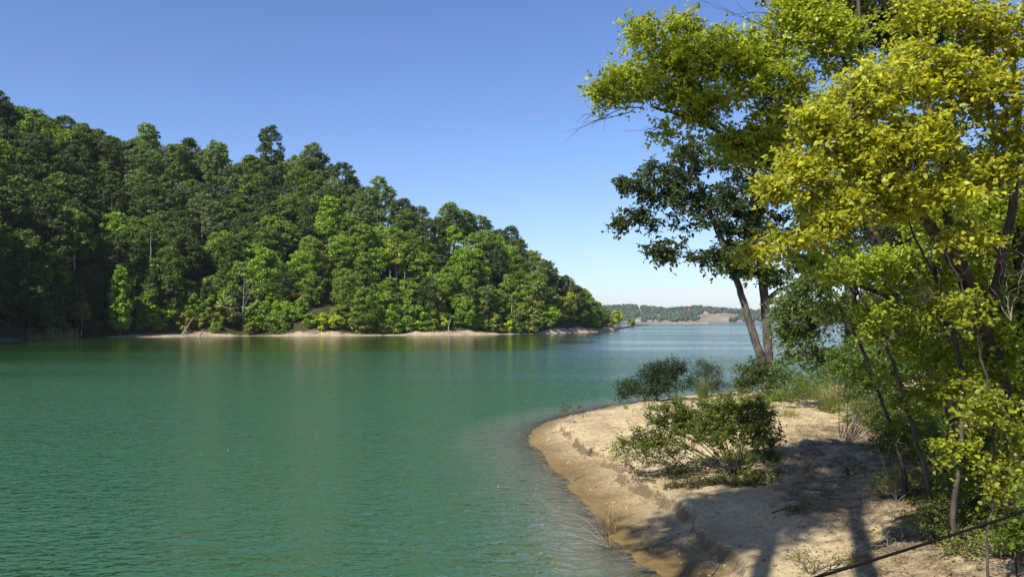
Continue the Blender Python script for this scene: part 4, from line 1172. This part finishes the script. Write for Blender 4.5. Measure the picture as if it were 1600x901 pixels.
grass_clump('grass_clump', 7, 1232, 650, 23.5, .45, 1.4, 260, (0.27, 0.24, 0.10), 'short dry grass patch at the back of the sunlit path', .009, .7)
grass_clump('grass_clump', 8, 1345, 640, 21, .7, 1.2, 260, (0.20, 0.22, 0.07), 'olive grass clump at the edge of the undergrowth', .009, .7)
grass_clump('dead_grass_clump', 9, 950, 832, 15.6, .85, .6, 170, (0.36, 0.29, 0.19), 'dead straw-coloured grass tussock at the waterline with blades over the water', .007, 1.0, (-.25, 0))
grass_clump('dead_grass_clump', 10, 958, 812, 16.4, .5, .9, 220, (0.30, 0.25, 0.12), 'dry brownish grass mat just above the dead tussock', .006, .9)
for j, (px, py, lean, h, lab) in enumerate([(955, 846, -1.15, 1.35, 'long bleached dead stalks reaching left over the water from the tussock')]):
    b = pt(px, py, 15.2); b[2] = ground(b[0], b[1])
    rng = np.random.RandomState(5); paths = []
    for s in range(11):
        L = h * rng.uniform(.6, 1.1); ln = rng.uniform(-1, .25) * 1.0; up = rng.uniform(.25, .8)
        q = np.linspace(0, 1, 7)[:, None]
        P_ = np.hstack([q * ln * L, q * rng.normal(0, .25) * L, (q * up - .35 * q ** 2.5) * L])
        paths.append((P_, [.006, .005, .0045, .004, .003, .003, .002]))
    e = link('dead_stalks', np_mesh('dead_stalks', *tube_arrays(paths, lambda r: 3), M['twig_dead'])); e.location = b
    tag(e, lab, 'dead plant')
for j, (px, py, L, az, lab) in enumerate([(905, 745, .55, .9, 'small driftwood stick on the wet sand below the lip'), (868, 702, .4, 2.2, 'short twig on the wet sand near the tip of the point'),
                                     (1030, 850, .8, .5, 'crooked washed-up stick in the shade by the dead tussock'), (1120, 885, .6, 1.2, 'grey stick lying on the bright sand at the bottom edge'), (1290, 765, .9, 2.7, 'fallen stick across the shaded path'), (960, 668, .35, 0.3, 'tiny twig on the bright sand left of the big shrub')]):
    b = hit(px, py); rng = np.random.RandomState(900 + j); paths = []
    d_ = np.array([math.cos(az), math.sin(az), 0]); sd = np.array([-d_[1], d_[0], 0])
    P_ = np.array([b + d_ * L * t + sd * rng.normal(0, .03) for t in np.linspace(-.5, .5, 7)])
    P_[:, 2] = near_z(P_[:, 0], P_[:, 1]) + .012
    paths.append((P_ - b, [.014, .014, .013, .012, .010, .008, .005]))
    q_ = np.array([P_[3], P_[3] + d_ * .1 + sd * .1, P_[3] + d_ * .18 + sd * .2]); q_[:, 2] = near_z(q_[:, 0], q_[:, 1]) + [.012, .04, .03]
    paths.append((q_ - b, [.009, .007, .004]))
    o = link('stick', np_mesh('stick', *tube_arrays(paths, lambda r: 6), M['twig_dead'], True)); o.location = b
    tag(o, lab, 'stick', 'sticks on the sandy point')
# reeds in the shallow water below the shaded cove
for j, px in enumerate([57, 84, 98, 112]):
    a = (px - 800) / FPX; y = shore_r(a) - 1.5
    rng = np.random.RandomState(400 + j); n = 60
    o = rng.normal(0, .7, (n, 3)) * [1.2, .5, 0]; tp = o + rng.normal(0, .35, (n, 3)) * [1, 1, 0] + np.stack([np.zeros(n), np.zeros(n), rng.uniform(.9, 2.3, n) * (1.1 if j in (1, 3) else .7)], 1)
    V = np.stack([o + [-.05, 0, -.3], o + [.05, 0, -.3], tp + [.02, 0, 0], tp - [.02, 0, 0]], 1).reshape(-1, 3)
    r_ = link('reed_clump', np_mesh('reed_clump', V, np.arange(n * 4).reshape(-1, 4), M['grass']), None, (0.26, 0.27, 0.14)); r_.location = (a * y, y, 0)
    tag(r_, ['first pale reed clump from the shaded left shore, lowest', 'widest pale reed clump in the water before the dark cove', 'thin reed clump between the two taller clumps', 'tall pale reed clump standing farthest out from the dark cove'][j], 'reeds', 'reed clumps in the cove')

# dead branch tangles at right
for j, (px, py, dep, w_, h_, lab) in enumerate([(1560, 850, 7.8, 60, 46, 'pale dead twigs rising below the cable at the right corner'), (1395, 845, 9.2, 36, 20, 'thin grey fallen twigs lying behind the cable'),
                                              (1540, 700, 11.8, 70, 60, 'tangle of fine dead branches before the brown trunks'), (1400, 690, 15, 60, 16, 'sprawling bare stems along the path edge'), (1500, 480, 12.2, 80, 60, 'web of bare grey twigs under the yellow leaves'),
                                              (1390, 330, 11.5, 60, 55, 'reddish hanging dead stems among the yellow leaves'), (1440, 430, 10.8, 90, 50, 'fine grey twig spray crossing the leaning trunk'), (1330, 130, 9.6, 70, 60, 'thin dark twigs showing through the bright yellow leaves'), (1580, 420, 10.5, 60, 90, 'upright bare twigs along the right border')]):
    rng = np.random.RandomState(600 + j)
    b = pt(px, py + h_ * .9, dep)
    if j < 4: dd_ = hit(px, py + h_ * .9)[1]; dep = dd_ if abs(dd_ - dep) < 5 else dep; b = pt(px, py + h_ * .9, dep)
    if j < 4: b[2] = ground(b[0], b[1])
    T = blob_targets(rng, [(px, py, w_, h_, dep, .4, 26)])
    T[:, 2] = np.maximum(T[:, 2], near_z(T[:, 0], T[:, 1]) + .03)
    sk = Skeleton(rng)
    for s in range(4):
        t = T[s]; sk.trunk([[*b, .006], [*(b * .5 + t * .5 + rng.normal(0, .08, 3)), .0045], [*t, .0025]], 4, .02)
    sk.grow(T, .0022, .15, .2, .25)
    o = link('dead_branch', np_mesh('dead_branch', *sk.mesh(lambda r: 4 if r > .006 else 3), M['twig_dead'], True)); 
    o.data.transform(__import__('mathutils').Matrix.Translation(-Vector(b))); o.location = b
    tag(o, lab, 'dead branch', 'dead branches on the right bank')
# leafless twigs over the top and at the tip of the long limb: part of the leaning tree
lt = bpy.data.objects['leaning_tree']; lo = np.array(lt.location)
rng = np.random.RandomState(8); paths = []
for (x0, y0, x1, y1, dep) in [(1270, 55, 1150, 22, 14.5), (1205, 22, 1150, 22, 14.5), (1230, 60, 1100, 2, 14.5), (985, 165, 898, 205, 14.7), (1000, 168, 905, 182, 14.7), (985, 175, 912, 192, 14.7), (1045, 205, 1010, 203, 14.7), (1230, 30, 1165, -10, 14.5)]:
    A_, B_ = pt(x0, y0, dep), pt(x1, y1, dep)
    q = smooth_path([[*A_, .012], [*(A_ * .6 + B_ * .4 + rng.normal(0, .05, 3)), .007], [*B_, .0025]], 5); paths.append((q[:, :3] - lo, q[:, 3]))
    for s in range(5):
        f = rng.uniform(.25, .95); c = A_ * (1 - f) + B_ * f; d_ = unit(B_ - A_ + rng.normal(0, .35, 3)) * rng.uniform(.15, .45)
        paths.append((np.stack([c, c + d_ * .5 + rng.normal(0, .01, 3), c + d_]) - lo, [.004, .003, .002]))
link('bare_twigs', np_mesh('bare_twigs', *tube_arrays(paths, lambda r: 4), M['bark_grey'], True), lt)['kind'] = 'stuff'

# ------------------------------------------------------------------ black cable across the lower right corner
t = NT('black_rubber')
M['cable'] = t.surf(t.n('ShaderNodeBsdfPrincipled', {'Base Color': (0.007, 0.006, 0.006, 1), 'Roughness': 0.9, 'Specular IOR Level': 0.1}).outputs[0])
A_, B_ = pt(1080, 958, 3.4), pt(1900, 690, 4.4)
q = []
for s in range(40):
    f = -0.7 + 1.7 * s / 39; p = A_ * (1 - f) + B_ * f; p[2] -= 0.03 * (1 - (2 * f - 1) ** 2); q.append([*p, 0.0066])
q = smooth_path(q, 3)
V, F = tube_arrays([(q[:, :3], q[:, 3])], lambda r: 10)
tag(link('cable', np_mesh('cable', V, F, M['cable'], True)), 'black cable slanting across the lower right corner', 'cable')

# ------------------------------------------------------------------ stones, litter and low ground cover
def scatter(name, seed, n, region, size, mat, label, kind='pebble', color=None, cond=None):
    rng = np.random.RandomState(seed)
    X = rng.uniform(region[0], region[1], n); Y = rng.uniform(region[2], region[3], n)
    d = poly_sd(X, Y, LAND); ok = cond(X, Y, d, rng); X, Y = X[ok], Y[ok]; n = len(X)
    Z = near_z(X, Y)
    s = rng.uniform(.4, 1, n) ** 2 * size
    if kind == 'pebble':
        V = (iv[None] * (s[:, None] * rng.uniform(.6, 1.3, (n, 12)))[:, :, None] * [1, 1, .6] + np.stack([X, Y, Z + s * .15], 1)[:, None]).reshape(-1, 3)
        F = (if_[None] + (np.arange(n) * 12)[:, None, None]).reshape(-1, 3)
    else:
        V, F = leaf_arrays(np.stack([X, Y, Z + .012], 1), rng.normal(0, .35, (n, 3)) + [0, 0, 1], rng.normal(0, 1, (n, 3)), s, s * .6, .2)
    o = link(name, np_mesh(name, V, F, mat), None, color); return tag(o, label, kind='stuff')
t = NT('stone'); gi = t.n('ShaderNodeNewGeometry').outputs['Random Per Island']
M['stone'] = t.surf(t.n('ShaderNodeBsdfPrincipled', {'Base Color': t.ramp(gi, [(0, (.09, .07, .045)), (.5, (.25, .19, .12)), (1, (.38, .31, .22))]), 'Roughness': .9}).outputs[0])
scatter('pebbles', 1, 26000, (-1, 14, 11, 45), .042, M['stone'], 'small stones and clods along the eroded bank', cond=lambda X, Y, d, r: (d > .1) & (d < 6) & (r.uniform(0, 1, len(X)) < np.exp(-np.abs(d - 1.1) * 2.6) * .8 + .06))
scatter('leaf_litter', 2, 26000, (3, 16, 8, 30), .075, M['grass'], 'fallen dry leaves on the shaded bank', 'leaf', (0.22, 0.15, 0.085), lambda X, Y, d, r: (d > 1.5) & (r.uniform(0, 1, len(X)) < litter_shade_f(X, Y) * 1.2 + .02))
scatter('fallen_leaves', 3, 3500, (5, 16, 8, 26), .06, M['leaf_yellow'], 'yellow and green fallen leaves and seedlings on the bank', 'leaf', (0.22, 0.22, 0.03), lambda X, Y, d, r: (d > 1.5) & (r.uniform(0, 1, len(X)) < litter_shade_f(X, Y)))

# ------------------------------------------------------------------ tall trees beside the camera, whose crowns shade the bank
def shade_tree(seed, x, y, cx, cy, cz, R, label):
    """Trunk at (x, y), crown centred on (cx, cy, cz)."""
    rng = np.random.RandomState(seed); gz = ground(x, y)
    T = np.array([cx, cy, cz]) + unit(rng.normal(0, 1, (150, 3))) * rng.uniform(.2, 1, (150, 1)) ** .6 * [R, R, R * .7]
    sk = Skeleton(rng)
    sk.trunk([[x, y, gz - .2, .3], [x + .1, y, gz + 3, .25], [x * .7 + cx * .3, y * .7 + cy * .3, gz + 7.5, .2], [cx, cy, cz - 1, .12], [cx, cy, cz + R * .6, .03]], 4, .03)
    sk.grow(T, .012, .5); V, F = sk.mesh(); b = np.array([x, y, gz])
    e = empty('tall_tree', (x, y, gz), label, 'tree', 'trees beside the viewpoint')
    LV, LF, *_ = sprays(rng, T, 55, .8, .16, .11, .5, .1, 4)
    link('crown', np_mesh('tall_crown', LV - b, LF, M['leaf']), e, (0.07, 0.12, 0.02)); link('trunk', np_mesh('tall_trunk', V - b, F, M['bark_grey'], True), e)
def shade_pos(tx, ty, h, gz=1.0):
    k = (h - gz) / SUN_DIR.z
    return tx + SUN_DIR.x * k, ty + SUN_DIR.y * k, h
for j, (tx, ty, h, R, bx, by) in enumerate([(3.5, 15.0, 14.8, 1.8, -6.2, -1), (5.3, 16.3, 15.0, 1.8, -4.2, -1.5), (7.2, 18.0, 15.4, 1.9, -2.2, -2.0)]):
    shade_tree(310 + j, bx, by, *shade_pos(tx, ty, h), R, ['slim tall tree nearest the water beside the viewpoint', 'slim tall tree beside the viewpoint shading the shore', 'tallest tree beside the viewpoint shading the path', 'tall tree behind the viewpoint shading the right bank'][j])
for j, (cx, cy, cz, R, bx, by) in enumerate([(6.2, 5.2, 12.5, 2.8, 8.0, 0.0), (9.5, 9.0, 13.5, 3.0, 12.5, 4.0), (13.5, 13.5, 13.5, 3.0, 17.0, 9.0), (4.5, 1.0, 12.0, 2.6, 4.6, -3.0)]):  # unseen crowns added overhead to keep sky light off the bank
    shade_tree(330 + j, bx, by, cx, cy, cz, R, ['tall tree right of the viewpoint roofing the bank', 'tall tree on the right bank whose crown hangs over the shaded path', 'tall tree farther along the right bank beyond the frame', 'tall tree at the back of the viewpoint on the right'][j])
